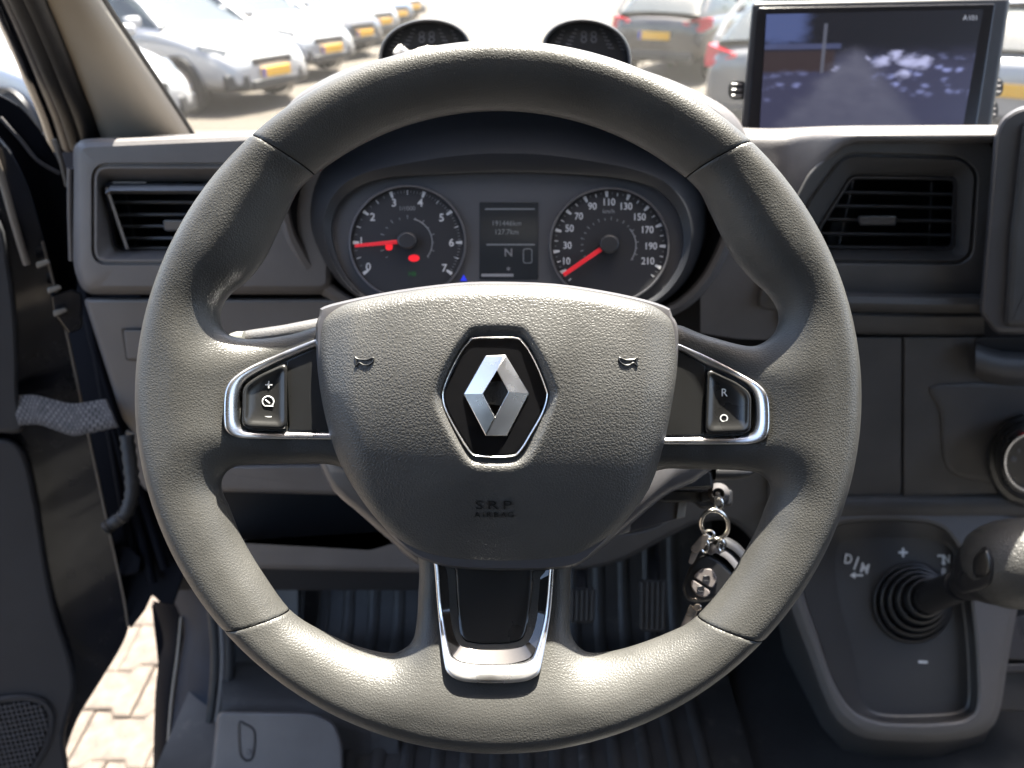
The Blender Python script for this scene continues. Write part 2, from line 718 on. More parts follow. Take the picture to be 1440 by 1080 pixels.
def build_rim():
    h = .00125
    x0, y0, z0g = -.2, -.196, -.021
    nx, ny, nz = int(.4 / h), int(.392 / h), int(.042 / h)
    xs, ys, zs = x0 + np.arange(nx) * h, y0 + np.arange(ny) * h, z0g + np.arange(nz) * h
    X, Y = np.meshgrid(xs, ys, indexing='ij')
    r = np.hypot(X, Y)
    outer = wl(rim_arc(0, 357, 505, 496, 120))
    do = sdf(outer, X, Y)
    di = np.full(X.shape, 1e9)
    for p in (top_open, left_open, right_open):
        di = np.minimum(di, -sdf(wl(catmull(p, 4)), X, Y))
    di = np.where(np.abs(di) > .003, blur2(di, 3), di)
    t = sstep(.115, .172, r)
    wo = .0125
    wi = .0105 + .0165 * sstep(.118, .168, r)
    H = .0125 + .004 * t
    zc = -.0165 + .0165 * t
    a = np.maximum(wo - do, 0) / wo
    b = np.maximum(wi - di, 0) / wi
    e2 = blur2(np.sqrt(a * a + b * b), 2)
    e2 = (e2 * e2)[:, :, None]
    Z = zs[None, None, :]
    zz = (Z - zc[:, :, None]) / H[:, :, None]
    Fv = ((np.sqrt(e2 + zz * zz) - 1) * .013).astype(np.float32)
    v, f = surface_nets(Fv, (x0, y0, z0g), h)
    v = smooth_verts(v, f, 3, .5)
    return v, f


rv, rf = build_rim()
me = bpy.data.meshes.new('rim')
me.from_pydata(rv.tolist(), [], rf.tolist())
bm = bmesh.new()
bm.from_mesh(me)
bpy.data.meshes.remove(me)
SEAMS = [((365, 196), (437, 238)), ((1047, 203), (975, 239)), ((310, 889), (408, 865)), ((1079, 904), (982, 875))]
planes = []
for a, b in SEAMS:
    A, B = wl([a, b], .01)
    mid = (A + B) / 2
    dr = (B - A) / np.linalg.norm(B - A)
    n = np.array([-dr[1], dr[0]])
    planes.append((mid, n))
    for s in (-1, 1):
        geo = [fc for fc in bm.faces if np.hypot(fc.calc_center_median().x - mid[0], fc.calc_center_median().y - mid[1]) < .034]
        es = {e for fc in geo for e in fc.edges}
        vs = {q for fc in geo for q in fc.verts}
        bmesh.ops.bisect_plane(bm, geom=list(vs) + list(es) + geo, dist=1e-6,
                               plane_co=(mid[0] + n[0] * s * .0003, mid[1] + n[1] * s * .0003, 0), plane_no=(n[0], n[1], 0))
    kill = []
    for fc in bm.faces:
        c = fc.calc_center_median()
        if np.hypot(c.x - mid[0], c.y - mid[1]) < .034 and abs((c.x - mid[0]) * n[0] + (c.y - mid[1]) * n[1]) < .00029:
            kill.append(fc)
    bmesh.ops.delete(bm, geom=kill, context='FACES')
    # roll the cut edges in a little so that the joint reads as a groove
    for q in bm.verts:
        dd = abs((q.co.x - mid[0]) * n[0] + (q.co.y - mid[1]) * n[1])
        if np.hypot(q.co.x - mid[0], q.co.y - mid[1]) < .034 and dd < .0014:
            k = .985 + .015 * min(1, max(0, (dd - .0003) / .0011))
            if q.is_boundary:
                k = .97
            ctr = np.array([mid[0], mid[1], .0])
            q.co = Vector((ctr[0] + (q.co.x - ctr[0]) * k, ctr[1] + (q.co.y - ctr[1]) * k, q.co.z * k))
bm.verts.index_update()
isl = {}
seen = set()
groups = []
for q in bm.verts:
    if q.index in seen:
        continue
    st, g = [q], []
    seen.add(q.index)
    while st:
        u = st.pop()
        g.append(u)
        for e in u.link_edges:
            w = e.other_vert(u)
            if w.index not in seen:
                seen.add(w.index)
                st.append(w)
    groups.append(g)
for g in groups:
    if len(g) < 200:
        continue
    ix = {u.index: i for i, u in enumerate(g)}
    fcs = {fc for u in g for fc in u.link_faces}
    mesh_obj('rim_frame' if len(g) == max(map(len, groups)) else 'rim_section', [tuple(u.co) for u in g], [[ix[u.index] for u in fc.verts] for fc in fcs], M_RIM, wheel, None, local=True)
bm.free()
core = rim_arc(0, 357, 458, 449, 120)
tube('rim_core', put(core, ('d', WD)), .0105, M_VOID, wheel, n=12, closed=True)

# ---- airbag cover
bag_px = np.array([(439, 470), (441, 450), (450, 437), (480, 427), (560, 411), (640, 401), (700, 399), (780, 402), (850, 412), (910, 425), (943, 437), (956, 452), (959, 475),
                   (957, 520), (950, 562), (938, 625), (918, 688), (882, 738), (840, 780), (812, 800), (770, 806), (700, 807), (640, 804), (612, 798), (580, 785), (545, 755), (503, 703),
                   (472, 650), (453, 590), (442, 525)])
hex_out = np.array([(669, 458), (728, 459), (741, 467), (768, 510), (783, 546), (783, 559), (757, 629), (735, 653), (712, 659), (678, 658), (659, 652), (636, 618), (614, 571), (611, 548), (629, 507), (655, 468)])
hex_in = np.array([(667, 474), (722, 473), (739, 483), (756, 512), (769, 545), (771, 559), (764, 582), (747, 612), (733, 634), (719, 643), (675, 643), (658, 634), (630, 587), (621, 560), (625, 537), (644, 498), (658, 480)])
BY0 = (558 - 552) * S_PX


def bag_top(x, y):
    dy = y - BY0
    k = np.where(dy > 0, 2.6, 2.35)
    z = .0225 - k * dy * dy - .9 * x * x
    xc = .079 + .22 * np.minimum(dy, 0) * .8
    c = np.maximum(np.abs(x) - xc + .006, 0)
    z = z - .45 * np.where(c < .012, c * c / .024, c - .006)
    return z


def on_bag(lift):
    def d(px, py):
        z = np.full(np.shape(px), .01)
        p = np.stack([np.asarray(px, float), np.asarray(py, float)], -1).reshape(-1, 2)
        for _ in range(4):
            q = np.stack([(p[:, 0] - 720) / F_PX * (WD - z) - WCX, (540 - p[:, 1]) / F_PX * (WD - z) - WCY], 1)
            z = bag_top(q[:, 0], q[:, 1])
        return WD - z - lift
    return ('d', d)


def build_bag():
    h = .0009
    x0, y0, zg = -.105, -.1, -.019
    nx, ny, nz = int(.21 / h), int(.17 / h), int(.045 / h)
    xs, ys, zs = x0 + np.arange(nx) * h, y0 + np.arange(ny) * h, zg + np.arange(nz) * h
    X, Y = np.meshgrid(xs, ys, indexing='ij')
    d = sdf(wl(catmull(bag_px, 3), .006), X, Y)
    ho = sdf(wl(catmull(hex_out, 3), .02), X, Y)
    hi = sdf(wl(catmull(hex_in, 3), .02), X, Y)
    rec = sstep(0, 1, np.clip(ho / np.maximum(ho - hi, 1e-5), 0, 1) * (ho > 0) * 1.0)
    rec = np.where(hi > 0, 1, rec)
    top = bag_top(X, Y) - .0052 * blur2(rec, 2)
    R = .009
    Z = zs[None, None, :]
    a = Z - top[:, :, None] + R
    b = (-d + R)[:, :, None] + 0 * Z
    Fv = np.sqrt(np.maximum(a, 0) ** 2 + np.maximum(b, 0) ** 2) + np.minimum(np.maximum(a, b), 0) - R
    Fv = np.maximum(Fv, -.0175 - Z).astype(np.float32)
    v, f = surface_nets(Fv, (x0, y0, zg), h)
    return smooth_verts(v, f, 2, .5), f


bv, bf = build_bag()
bag = mesh_obj('airbag_cover', bv, bf, M_BAG, wheel, None, local=True)
# grey shoulder of the cover behind its front skin
sh = catmull(bag_px, 3)
sh2 = sh.copy()
sh2[:, 1] = np.where(sh[:, 1] < 470, sh[:, 1] - 3, sh[:, 1])
sh2 = np.where((sh[:, 1:2] < 440), sh2, offset(sh, 5))
loft('airbag_shoulder', [put(offset(sh2, 6), ('d', WD + .022)), put(sh2, ('d', WD + .016)), put(sh2, ('d', WD - .000)), put(offset(sh2, 3), ('d', WD - .0025)), put(offset(sh2, 9), ('d', WD - .003))], M_SMOOTH, wheel, cap0=True, cap1=True)
for ch, lx in zip('SRP', (674, 694, 714)):
    text('lettering', ch, lx, 710, 12, on_bag(.0001), M_DARKPRINT, bag, th=.0005, thick=.0, sx=1.55)
for ch, lx in zip('AIRBAG', (671, 680, 688, 698, 708, 718)):
    text('lettering', ch, lx, 723.5, 7, on_bag(.0001), M_DARKPRINT, bag, th=.0004, thick=-.005, sx=1.25)
for cx, m in ((512, 1), (884, -1)):
    horn = np.array([(-13, -6), (-8, -3), (4, -2), (13, -5), (12, 1), (6, 5), (-1, 5), (-7, 2), (-12, 7), (-11, 0)]) * (m, 1) + (cx, 508)
    tube('horn_symbol', put(catmull(horn, 4), on_bag(.0003)), .00042, M_DARKPRINT, bag, n=6, closed=True)

# ---- emblem
EZ = .0222 - .0056


def emb(z):
    return ('d', WD - z)


hx = catmull(hex_in, 4)
emblem = loft('emblem', [put(hx, emb(EZ - .002)), put(hx, emb(EZ + .0008)), put(offset(hx, .6), emb(EZ + .0012)), put(offset(hx, 1.4), emb(EZ + .0014)), put(offset(hx, 2.2), emb(EZ + .0012)), put(offset(hx, 3.2), emb(EZ + .0006))], M_MIRROR, wheel, cap0=True)
panel('emblem_plate', offset(hx, 2.8), emb(EZ + .0006), .002, 3, M_GLOSS, emblem, rm=.0005)
dv = {'A': (683, 500, 0), 'B': (711, 499, 0), 'C': (744, 553, 0), 'D': (713, 613, 0), 'E': (683, 613, 0), 'F': (652, 554, 0),
      't': (698.6, 520.5, 1), 'r': (715, 551, 1), 'b': (696, 587, 1), 'l': (679, 554, 1)}
names = list(dv)
zt = EZ + .0008
hz = {'A': .0000, 'B': .0010, 'C': .0004, 'D': .0004, 'E': .0030, 'F': .0004, 't': .0050, 'r': .0050, 'b': .0042, 'l': .0050}
vs = [put([(dv[k][0], dv[k][1])], emb(zt + hz[k]))[0] for k in names]
vs += [put([(dv[k][0], dv[k][1])], emb(zt - .0006))[0] for k in names]
N = {k: i for i, k in enumerate(names)}
fl = ['FABtl', 'BCrt', 'CDEbr', 'FlbE']
faces = [[N[c] for c in q] for q in fl]
for loop in ('ABCDEF', 'tlbr'):
    for i in range(len(loop)):
        a, b = N[loop[i]], N[loop[(i + 1) % len(loop)]]
        faces.append([a, b, b + 10, a + 10])
dia = mesh_obj('diamond', vs, faces, M_MIRROR, emblem, 5)
mb = dia.modifiers.new('bevel', 'BEVEL')
mb.width = .0004
mb.segments = 2


# ---- chrome bezels and buttons on the spokes
def bezel(name, outer, inner, mat, parent, pos, hi=.003, caps=True, prof=None):
    o = catmull(outer, 8, False)
    i = catmull(inner, 8, False)

    def even(p, n=90):
        d = np.r_[0, np.cumsum(np.linalg.norm(np.diff(p, axis=0), axis=1))]
        q = np.linspace(0, d[-1], n)
        return np.stack([np.interp(q, d, p[:, 0]), np.interp(q, d, p[:, 1])], 1)
    o, i = even(o), even(i)
    prof = prof or [(0, -.004), (0, hi * .5), (.06, hi * .85), (.16, hi), (.55, hi * .9), (.8, hi * .55), (.95, hi * .1), (1, -.002)]
    loops = [put(o + (i - o) * u, shift(pos, -z)) for u, z in prof]
    return loft(name, loops, mat, parent, closed=False, sharp=60)


lo = [(445, 477), (436, 480), (393, 497), (352, 515), (329, 530), (318.5, 544), (315, 562), (315, 594), (318.5, 606), (330, 614), (358, 617), (456, 618), (470, 618)]
li = [(445, 489), (436, 492), (400, 507), (361, 527), (346, 538), (340, 553), (338, 566), (338, 586), (340, 596), (350, 603), (366, 605), (455, 607), (470, 607)]
bz = bezel('spoke_bezel', lo, li, M_CHROME, wheel, on_spoke(0))
ro = [(950, 482), (961, 486), (1003, 505), (1049, 529), (1070, 543), (1080, 558), (1082.5, 584), (1081, 608), (1073, 619), (1056, 624), (1030, 625), (938, 625), (925, 625)]
ri = [(950, 492), (961, 496), (993, 514.6), (1037, 535), (1052, 546), (1058, 560), (1060, 580), (1059, 596), (1054, 607), (1043, 611), (1020, 612), (940, 614), (925, 614)]
bezel('spoke_bezel', ro, ri, M_CHROME, wheel, on_spoke(0))

pl = panel('spoke_panel', [(403, 507), (447, 488), (475, 488), (475, 607), (406, 606)], on_spoke(.0012), .005, 1.5, M_BTN, wheel, rm=.0008)
pr = panel('spoke_panel', [(925, 490), (958, 495), (992, 515), (990, 612), (925, 614)], on_spoke(.0012), .005, 1.5, M_BTN, wheel, rm=.0008)


def pillow(name, poly, pos, hgt, mat, parent):
    p = np.asarray(poly, float)
    c = (p.max(0) + p.min(0)) / 2
    loops = [put(p, shift(pos, .004)), put(p, shift(pos, -hgt * .35))]
    for u, z in ((.98, .75), (.95, .94), (.90, 1.0), (.85, .97), (.78, .80), (.70, .66), (.58, .58), (.40, .54), (.2, .53)):
        loops.append(put(c + (p - c) * u, shift(pos, -hgt * z)))
    return loft(name, loops, mat, parent, cap0=True, cap1=True, sharp=40)


b1 = rounded([(404, 509), (361, 529), (341, 544), (340, 602), (404, 605)], 11, 5)
b2 = rounded([(994, 517), (1036, 537), (1057, 553), (1056, 609), (991, 611)], 11, 5)
k1 = pillow('spoke_button', b1, on_spoke(.0008), .0032, M_BTN, wheel)
k2 = pillow('spoke_button', b2, on_spoke(.0008), .0032, M_BTN, wheel)
ON = on_spoke(.0008 + .0032 * .62)
text('button_symbol', '+', 378, 541, 10, ON, M_WHITE, k1, th=.0002, thick=0)
text('button_symbol', 'I', 377, 586, 10, ON, M_WHITE, k1, th=.0002, thick=0, rot=math.pi / 2)
arc = [(372, 571)] + [(377 + 8 * math.cos(a), 565 - 7.5 * math.sin(a)) for a in np.radians(np.linspace(200, -40, 18))] + [(384, 571)]
tube('button_symbol', put(arc, ON), .00035, M_WHITE, k1, n=6, closed=True)
tube('button_symbol', put([(373, 562), (379, 567)], ON), .0004, M_WHITE, k1, n=6)
text('button_symbol', 'R', 1019, 552, 11, ON, M_WHITE, k2, th=.0002, thick=.005)
text('button_symbol', 'O', 1018, 588, 11, ON, M_WHITE, k2, th=.0002, thick=.005)

# ---- lower spoke trim
bo = [(609, 790), (611, 799), (616, 864), (624, 930), (631, 948), (650, 958), (692, 961), (733, 959), (752, 952), (761, 938), (774, 864), (779, 801), (780, 790)]
bi = [(615, 790), (617, 799), (623, 864), (633, 915), (640, 925), (656, 931), (692, 933), (728, 931), (743, 926), (752, 914), (766, 864), (772, 801), (773, 790)]
bezel('lower_bezel', bo, bi, M_CHROME, wheel, on_spoke(0), hi=.0032, prof=[(0, -.004), (0, .002), (.05, .003), (.2, .0034), (.75, .0030), (.95, .0022), (1, -.002)])
inset = catmull([(612, 786), (617, 800), (623, 864), (634, 918), (656, 931), (692, 934), (728, 931), (751, 917), (766, 864), (772, 801), (776, 786)], 6)
core_p = catmull([(640, 786), (640, 800), (644, 860), (650, 896), (668, 904), (694, 905), (722, 903), (737, 894), (745, 858), (750, 801), (750, 786)], 6)
c0 = (694, 850)
A1, A2 = around(inset, c0, 96), around(core_p, c0, 96)
ins = loft('lower_insert', [put(A1, on_spoke(.0016)), put(A1 + (A2 - A1) * .9, on_spoke(-.0012)), put(A2, on_spoke(.0002)), put(offset(A2, 4), on_spoke(.0008))], M_GLOSS, wheel, cap1=False, sharp=30)
panel('insert_plate', offset(A2, 1.2), on_spoke(.0012), .002, 3, M_BTN, wheel, rm=.0008)

# ================================================================== cab shell
M_HEAD = material('grey_headliner', (.07, .068, .066), .9, mottle=(30, .08))
M_PILLAR = material('beige_grey_pillar_plastic', (.30, .275, .235), .6, spec=.3, grain=(.0012, .15), mottle=(7, .08), dust=((.12, .1, .08), 90, .73, .4))
M_RUBBER = material('black_rubber', (.012, .012, .013), .6, mottle=(60, .2))
M_PAINT = material('black_van_paint', (.006, .007, .011), .22, spec=.5, coat=.5, rvar=.08, dust=((.05, .05, .05), 45, .66, .3))
M_SILL = material('worn_blue_grey_paint', (.016, .021, .032), .5, spec=.15, mottle=(16, .2), dust=((.06, .06, .062), 30, .62, .3))
M_JAMB = material('matt_black_jamb', (.005, .0055, .008), .6, spec=.04)
M_DOORTRIM = material('dark_door_trim', (.034, .035, .040), .6, grain=(.0013, .25), mottle=(12, .1))
M_CARPET = material('charcoal_floor_vinyl', (.034, .033, .033), .65, grain=(.003, .5), mottle=(10, .2), dust=((.13, .12, .1), 26, .6, .35))
M_MAT = material('ribbed_rubber_mat', (.028, .027, .027), .5, mottle=(24, .25), dust=((.16, .14, .12), 40, .58, .4))

roof = box('cab_roof', (.35, -.42, CAM_H + .52), (1.9, 1.75, .05), material('pale_roof_lining', (.34, .33, .315), .9, mottle=(30, .08)), None, .01)
roof['kind'] = 'structure'
bulk = box('cab_bulkhead', (.35, -1.1, CAM_H - .22), (1.9, .05, 1.46), M_HEAD, None, .01)
bulk['kind'] = 'structure'
FLOOR_Z = CAM_H - 1.0
wallr = box('cab_side_wall', (1.40, -.1, CAM_H - .56), (.06, 2.0, .92), M_HEAD, None, .01)
wallr['kind'] = 'structure'
wl_b = box('cab_side_panel', (-.56, -.68, CAM_H - .25), (.06, .86, 1.5), M_HEAD, None, .01)
wl_b['kind'] = 'structure'
fire = box('firewall', (.45, 1.10, CAM_H - .70), (1.95, .04, .68), material('firewall_felt', (.012, .012, .014), .9), None)
fire['kind'] = 'structure'
fl = box('cab_floor', (.43, .1, FLOOR_Z - .03), (1.84, 2.36, .06), M_CARPET, None)
fl['kind'] = 'structure'

# ================================================================== dashboard
dash = root('dashboard', (0.3, .8, FLOOR_Z), 'dark grey plastic van dashboard with instrument hood and open shelves', 'dashboard')

cxs = (-.395, 1.42)
core_w = [(cxs[0], 1.12, CAM_H - .62), (cxs[1], 1.12, CAM_H - .62), (cxs[1], 1.12, CAM_H - .262), (cxs[0], 1.12, CAM_H - .262),
          (cxs[0], .80, CAM_H - .60), (cxs[1], .80, CAM_H - .60), (cxs[1], .80, CAM_H - .178), (cxs[0], .80, CAM_H - .178)]
box_w('dash_light_block', core_w, M_VOID, dash)  # added dark box behind the panels, stops light leaking through their gaps
# left pod with the hole for its vent
pod = rounded([(103, 196), (470, 180), (470, 414), (118, 414), (103, 378)], 20, 5)
pod_c = (215, 300)
vent_ring = rounded([(128, 229), (345, 229), (345, 373), (128, 373)], 24, 5)
vent_hole = rounded([(146, 256), (330, 256), (330, 352), (162, 352)], 12, 5)
NP = 168
P0 = around(pod, pod_c, NP)
R0 = around(vent_ring, pod_c, NP)
H0 = around(vent_hole, pod_c, NP)
Y1 = .68


def yy(v):
    return ('y', v)


def lean(v):
    """upper dash face: leans away a little towards its top"""
    return ('y', lambda px, py: v + np.clip((300 - py) / 100, -1, 1.2) * .006)


loft('vent_pod', [put(P0, yy(.80)), put(P0, lean(.700)), put(offset(P0, 2), lean(.690)), put(offset(P0, 6), lean(.683)), put(offset(P0, 12), lean(Y1)),
                  put(offset(R0, -3), lean(Y1 - .001)), put(R0, lean(Y1 - .001)), put(offset(R0, 1), lean(Y1 + .002)), put(offset(R0, 4), lean(Y1 + .002)), put(offset(R0, 5), lean(Y1 - .0005)),
                  put(offset(R0, 8), lean(Y1 - .0005)), put(offset(H0, -5), lean(Y1 + .012)), put(H0, lean(Y1 + .02)), put(H0, lean(Y1 + .085))], M_DASH, dash, sharp=28)
# flat end cap on the door side of the pod
tube('pod_edge_strip', put([(99, 236), (99, 300), (101, 366)], yy(.70)), .003, M_SMOOTH, dash, n=8)
# dash top, sloping away to the windscreen foot
tp = [put([(103, 200), (180, 192), (300, 189), (470, 186), (700, 190), (1040, 184), (1200, 180), (1400, 180), (1520, 180)], ('y', np.array([.70, .70, .70, .70, .72, .80, .80, .80, .80])))]
for y in (.76, .86, 1.0, 1.12):
    yv = np.maximum(y, np.array([0, 0, 0, 0, .76, .82, .82, .82, .82]))
    q = put([(103, 194), (180, 191), (300, 189), (470, 187), (700, 189), (1040, 183), (1200, 178), (1400, 178), (1520, 178)], ('y', yv))
    tp.append(q - np.array([[0, 0, .004]]) - np.stack([0 * yv, 0 * yv, .03 * (yv - .74)], 1))
loft('dash_top', tp, M_DASH, dash, closed=False)
# lower left panel and its blank switch
lowp = rounded([(117, 419), (500, 419), (520, 640), (430, 652), (190, 612), (172, 588)], 9, 4)
panel('lower_panel', lowp, yy(.694), .07, 6, M_DASH, dash, rm=.008)
panel('panel_gap', rounded([(170, 461), (232, 461), (232, 509), (177, 507)], 3, 2), yy(.6935), .006, .8, M_BLACK, dash, rm=.0005)
sw = panel('switch_blank', rounded([(174, 464), (232, 464), (232, 506), (179, 505)], 3, 2), yy(.690), .006, 2, M_DASH, dash, rm=.0015)
ball = ellipse(195, 488, 4, 4, 12)
panel('switch_dot', ball, yy(.6893), .002, 2, M_SMOOTH, dash, rm=.001)

# instrument hood
M_LINING = material('hood_lining_plastic', (.011, .012, .015), .5, spec=.3, mottle=(10, .1))
L1 = catmull([(394, 320), (384, 235), (398, 158), (452, 113), (528, 85), (620, 72), (715, 68), (810, 74), (895, 96), (970, 124), (1036, 165), (1058, 235), (1042, 310), (1026, 352), (1000, 400),
              (955, 440), (880, 462), (715, 470), (550, 458), (470, 425), (432, 398), (407, 358)], 5)
HC = (715, 300)
NH = 180
L1 = around(L1, HC, NH)
L2 = around(catmull([(411, 310), (404, 240), (420, 172), (470, 130), (545, 104), (625, 92), (715, 89), (805, 93), (885, 112), (955, 141), (1010, 180), (1030, 240), (1020, 305), (1006, 350), (980, 395),
                     (940, 428), (870, 448), (715, 455), (560, 444), (488, 414), (452, 384), (427, 348)], 5), HC, NH)
CL_OUT = around(catmull([(462, 330), (470, 290), (497, 262), (540, 247), (620, 241), (715, 238), (810, 241), (885, 249), (930, 266), (958, 300), (965, 345), (950, 390), (915, 425), (850, 445), (715, 450), (580, 445), (520, 425), (480, 385)], 5), HC, NH)
CLD = .635                                    # distance of the dials
hy = lambda px, py: .640 + np.clip((py - 70) / 400, 0, 1) * .045
hy0 = lambda px, py: hy(px, py) + .30
hood_back = L1 + (np.array(HC) - L1) * .035
loft('instrument_hood', [put(hood_back, ('y', lambda a, b: hy(a, b) + .22)), put(L1 + (np.array(HC) - L1) * .008, ('y', lambda a, b: hy(a, b) + .05)), put(L1, ('y', lambda a, b: hy(a, b) + .018)),
                         put(offset(L1, 3), ('y', lambda a, b: hy(a, b) + .008)), put(L1 * .55 + L2 * .45, ('y', hy)), put(L1 * .2 + L2 * .8, ('y', lambda a, b: hy(a, b) + .001)), put(L2, ('y', lambda a, b: hy(a, b) + .004))], M_DASH, dash, sharp=40)
loft('hood_lining', [put(offset(L2, -1), ('y', lambda a, b: hy(a, b) + .0035)), put(offset(L2, 1), ('y', lambda a, b: hy(a, b) + .006)), put(L2 * .6 + CL_OUT * .4, ('y', lambda a, b: hy(a, b) + .03)), put(L2 * .15 + CL_OUT * .85, ('d', CLD - .012)), put(CL_OUT, ('d', CLD - .008)), put(offset(CL_OUT, 4), ('d', CLD - .006)), put(offset(CL_OUT, 6), ('d', CLD + .004))], M_LINING, dash, sharp=40)
# right part: pad, vent plate, ledge
pad_low = [(1034, 196), (1060, 200), (1180, 199), (1400, 194), (1520, 192)]
lipy = lambda v: ('y', v)
PXS = np.array([985, 1010, 1035, 1060, 1085, 1105, 1125, 1145, 1165, 1185, 1205, 1260, 1320, 1400, 1520], float)
right_p = [(-12, .76), (-8, .72), (-5, .695), (-2, .684), (1, .680), (5, .679), (8, .680), (11, .684), (15, .705), (18, .72)]
left_p = [(-7, .82), (-3, .785), (2, .752), (9, .742), (30, .736), (60, .728), (90, .720), (130, .712), (200, .704), (290, .704)]
wgt = sstep(1095, 1205, PXS)
base_y = np.interp(PXS, [985, 1040, 1180, 1400, 1520], [178, 187, 189, 188, 186])
pad_rows = []
for (dr_, yr_), (dl_, yl_) in zip(right_p, left_p):
    dyv = dl_ + (dr_ - dl_) * wgt ** .6
    pad_rows.append(at_y(np.stack([PXS, base_y + dyv], 1), yl_ + (yr_ - yl_) * wgt))
pad_f = catmull(np.stack(pad_rows).reshape(len(pad_rows), -1), 3, False).reshape(-1, len(PXS), 3)
loft('dash_pad', list(pad_f), M_DASH, dash, closed=False, sharp=70)
plate = rounded([(1196, 197), (1400, 194), (1384, 440), (1060, 436), (1108, 300), (1140, 236)], 22, 6)
pc = (1250, 305)
rv_ring = rounded([(1186, 214), (1352, 219), (1376, 240), (1368, 358), (1352, 372), (1120, 370), (1128, 290)], 22, 5)
rv_hole = rounded([(1196, 246), (1342, 248), (1346, 256), (1343, 346), (1338, 352), (1142, 350), (1150, 318)], 9, 5)
PP, RR, HH = around(plate, pc, NP), around(rv_ring, pc, NP), around(rv_hole, pc, NP)
Y2 = .694
loft('vent_plate', [put(PP, yy(.76)), put(PP, yy(Y2 + .006)), put(offset(PP, 2), yy(Y2 + .001)), put(offset(PP, 4), yy(Y2)), put(offset(RR, -2), yy(Y2)), put(RR, yy(Y2 + .001)), put(offset(RR, 1.5), yy(Y2 + .005)), put(offset(RR, 4), yy(Y2 + .004)),
                    put(offset(RR, 6), yy(Y2 + .002)), put(offset(HH, -6), yy(Y2 + .016)), put(offset(HH, -2), yy(Y2 + .022)), put(HH, yy(Y2 + .026)), put(HH, yy(Y2 + .085))], M_DASHD, dash, sharp=28)
for nm, z, m in (('ledge', 0, M_DASHD),):
    rows = []
    for py, y in ((408, .71), (414, .690), (419, .682), (428, .680), (434, .682), (439, .690), (441, .700), (442, .697), (446, .694), (466, .698), (471, .703), (473, .72)):
        rows.append(put([(1100, py - 6), (1200, py - 2), (1290, py), (1384, py)], yy(y)))
    loft(nm, rows, m, dash, closed=False, sharp=35)
panel('lower_dash_panel', [(1080, 474), (1269, 474), (1268, 700), (1080, 700)], yy(.703), .06, 2, M_DASHD, dash, rm=.003)
panel('lower_dash_panel', [(1271, 474), (1540, 474), (1540, 690), (1270, 700)], yy(.701), .06, 2, M_DASHD, dash, rm=.003)
crease = catmull([(1322, 580), (1326, 640), (1336, 664), (1370, 676), (1460, 684), (1540, 690), (1540, 560), (1322, 540)], 4)
panel('control_plinth', offset(crease, 0), yy(.698), .01, 8, M_DASHD, dash, rm=.0025)
# radio frame and the tray under it
rad = rounded([(1398, 190), (1408, 166), (1428, 152), (1470, 142), (1560, 138), (1560, 472), (1400, 470), (1386, 452), (1377, 440)], 10, 4)
panel('radio_frame', rad, yy(.655), .09, 7, M_SMOOTH, dash, rm=.010)
rin = rounded([(1438, 172), (1560, 160), (1560, 462), (1412, 460), (1420, 330)], 10, 4)
panel('radio_fascia', rin, yy(.648), .02, 11, M_DASHD, dash, rm=.008)
panel('tray_slot', rounded([(1369, 474), (1540, 474), (1540, 538), (1384, 538), (1374, 520)], 10, 4), yy(.699), .012, 2, M_BLACK, dash, rm=.002)
tr = []
for py, y in ((486, .695), (492, .684), (500, .678), (514, .676), (524, .682), (534, .697)):
    tr.append(put([(1372, py - 5), (1386, py + 2), (1410, py + 8), (1440, py + 9), (1540, py + 9)], yy(y)))
loft('tray_lip', tr, M_DASHD, dash, closed=False, sharp=60)
# skirt between the lower dash and the gear console
sk = []
for py, y in ((690, .715), (700, .700), (706, .696), (716, .694), (728, .694), (738, .705)):
    sk.append(put([(1085, py + 6), (1180, py), (1300, py - 2), (1540, py - 6)], yy(y)))
loft('dash_skirt', sk, M_DASHD, dash, closed=False, sharp=60)

# knee shelves to the left of the column
panel('shelf_lip', rounded([(250, 655), (520, 651), (520, 697), (270, 690)], 5, 3), yy(.672), .10, 6, M_DASH, dash, rm=.006)
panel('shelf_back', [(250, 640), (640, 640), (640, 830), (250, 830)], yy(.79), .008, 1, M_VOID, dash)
panel('lower_shelf_lip', rounded([(300, 758), (440, 760), (520, 767), (536, 762), (566, 735), (640, 735), (640, 806), (340, 799)], 6, 3), yy(.660), .12, 7, M_DASH, dash, rm=.008)
panel('knee_bracket', rounded([(176, 603), (228, 622), (245, 690), (240, 705), (205, 690), (178, 655)], 6, 3), yy(.70), .04, 3, M_SMOOTH, dash, rm=.004)
# right of the column: knee pad with shadowed arch
kp = catmull([(850, 752), (900, 745), (940, 728), (962, 700), (975, 668), (1090, 660), (1110, 700), (1120, 780), (1105, 850), (1085, 860), (1070, 780), (1030, 735), (985, 735), (945, 752), (870, 790), (800, 800), (790, 770)], 5)
panel('knee_pad', kp, yy(.71), .05, 6, M_DASHD, dash, rm=.01)
panel('footwell_liner', [(560, 640), (1180, 640), (1180, 900), (560, 900)], yy(1.02), .01, 1, M_VOID, dash)

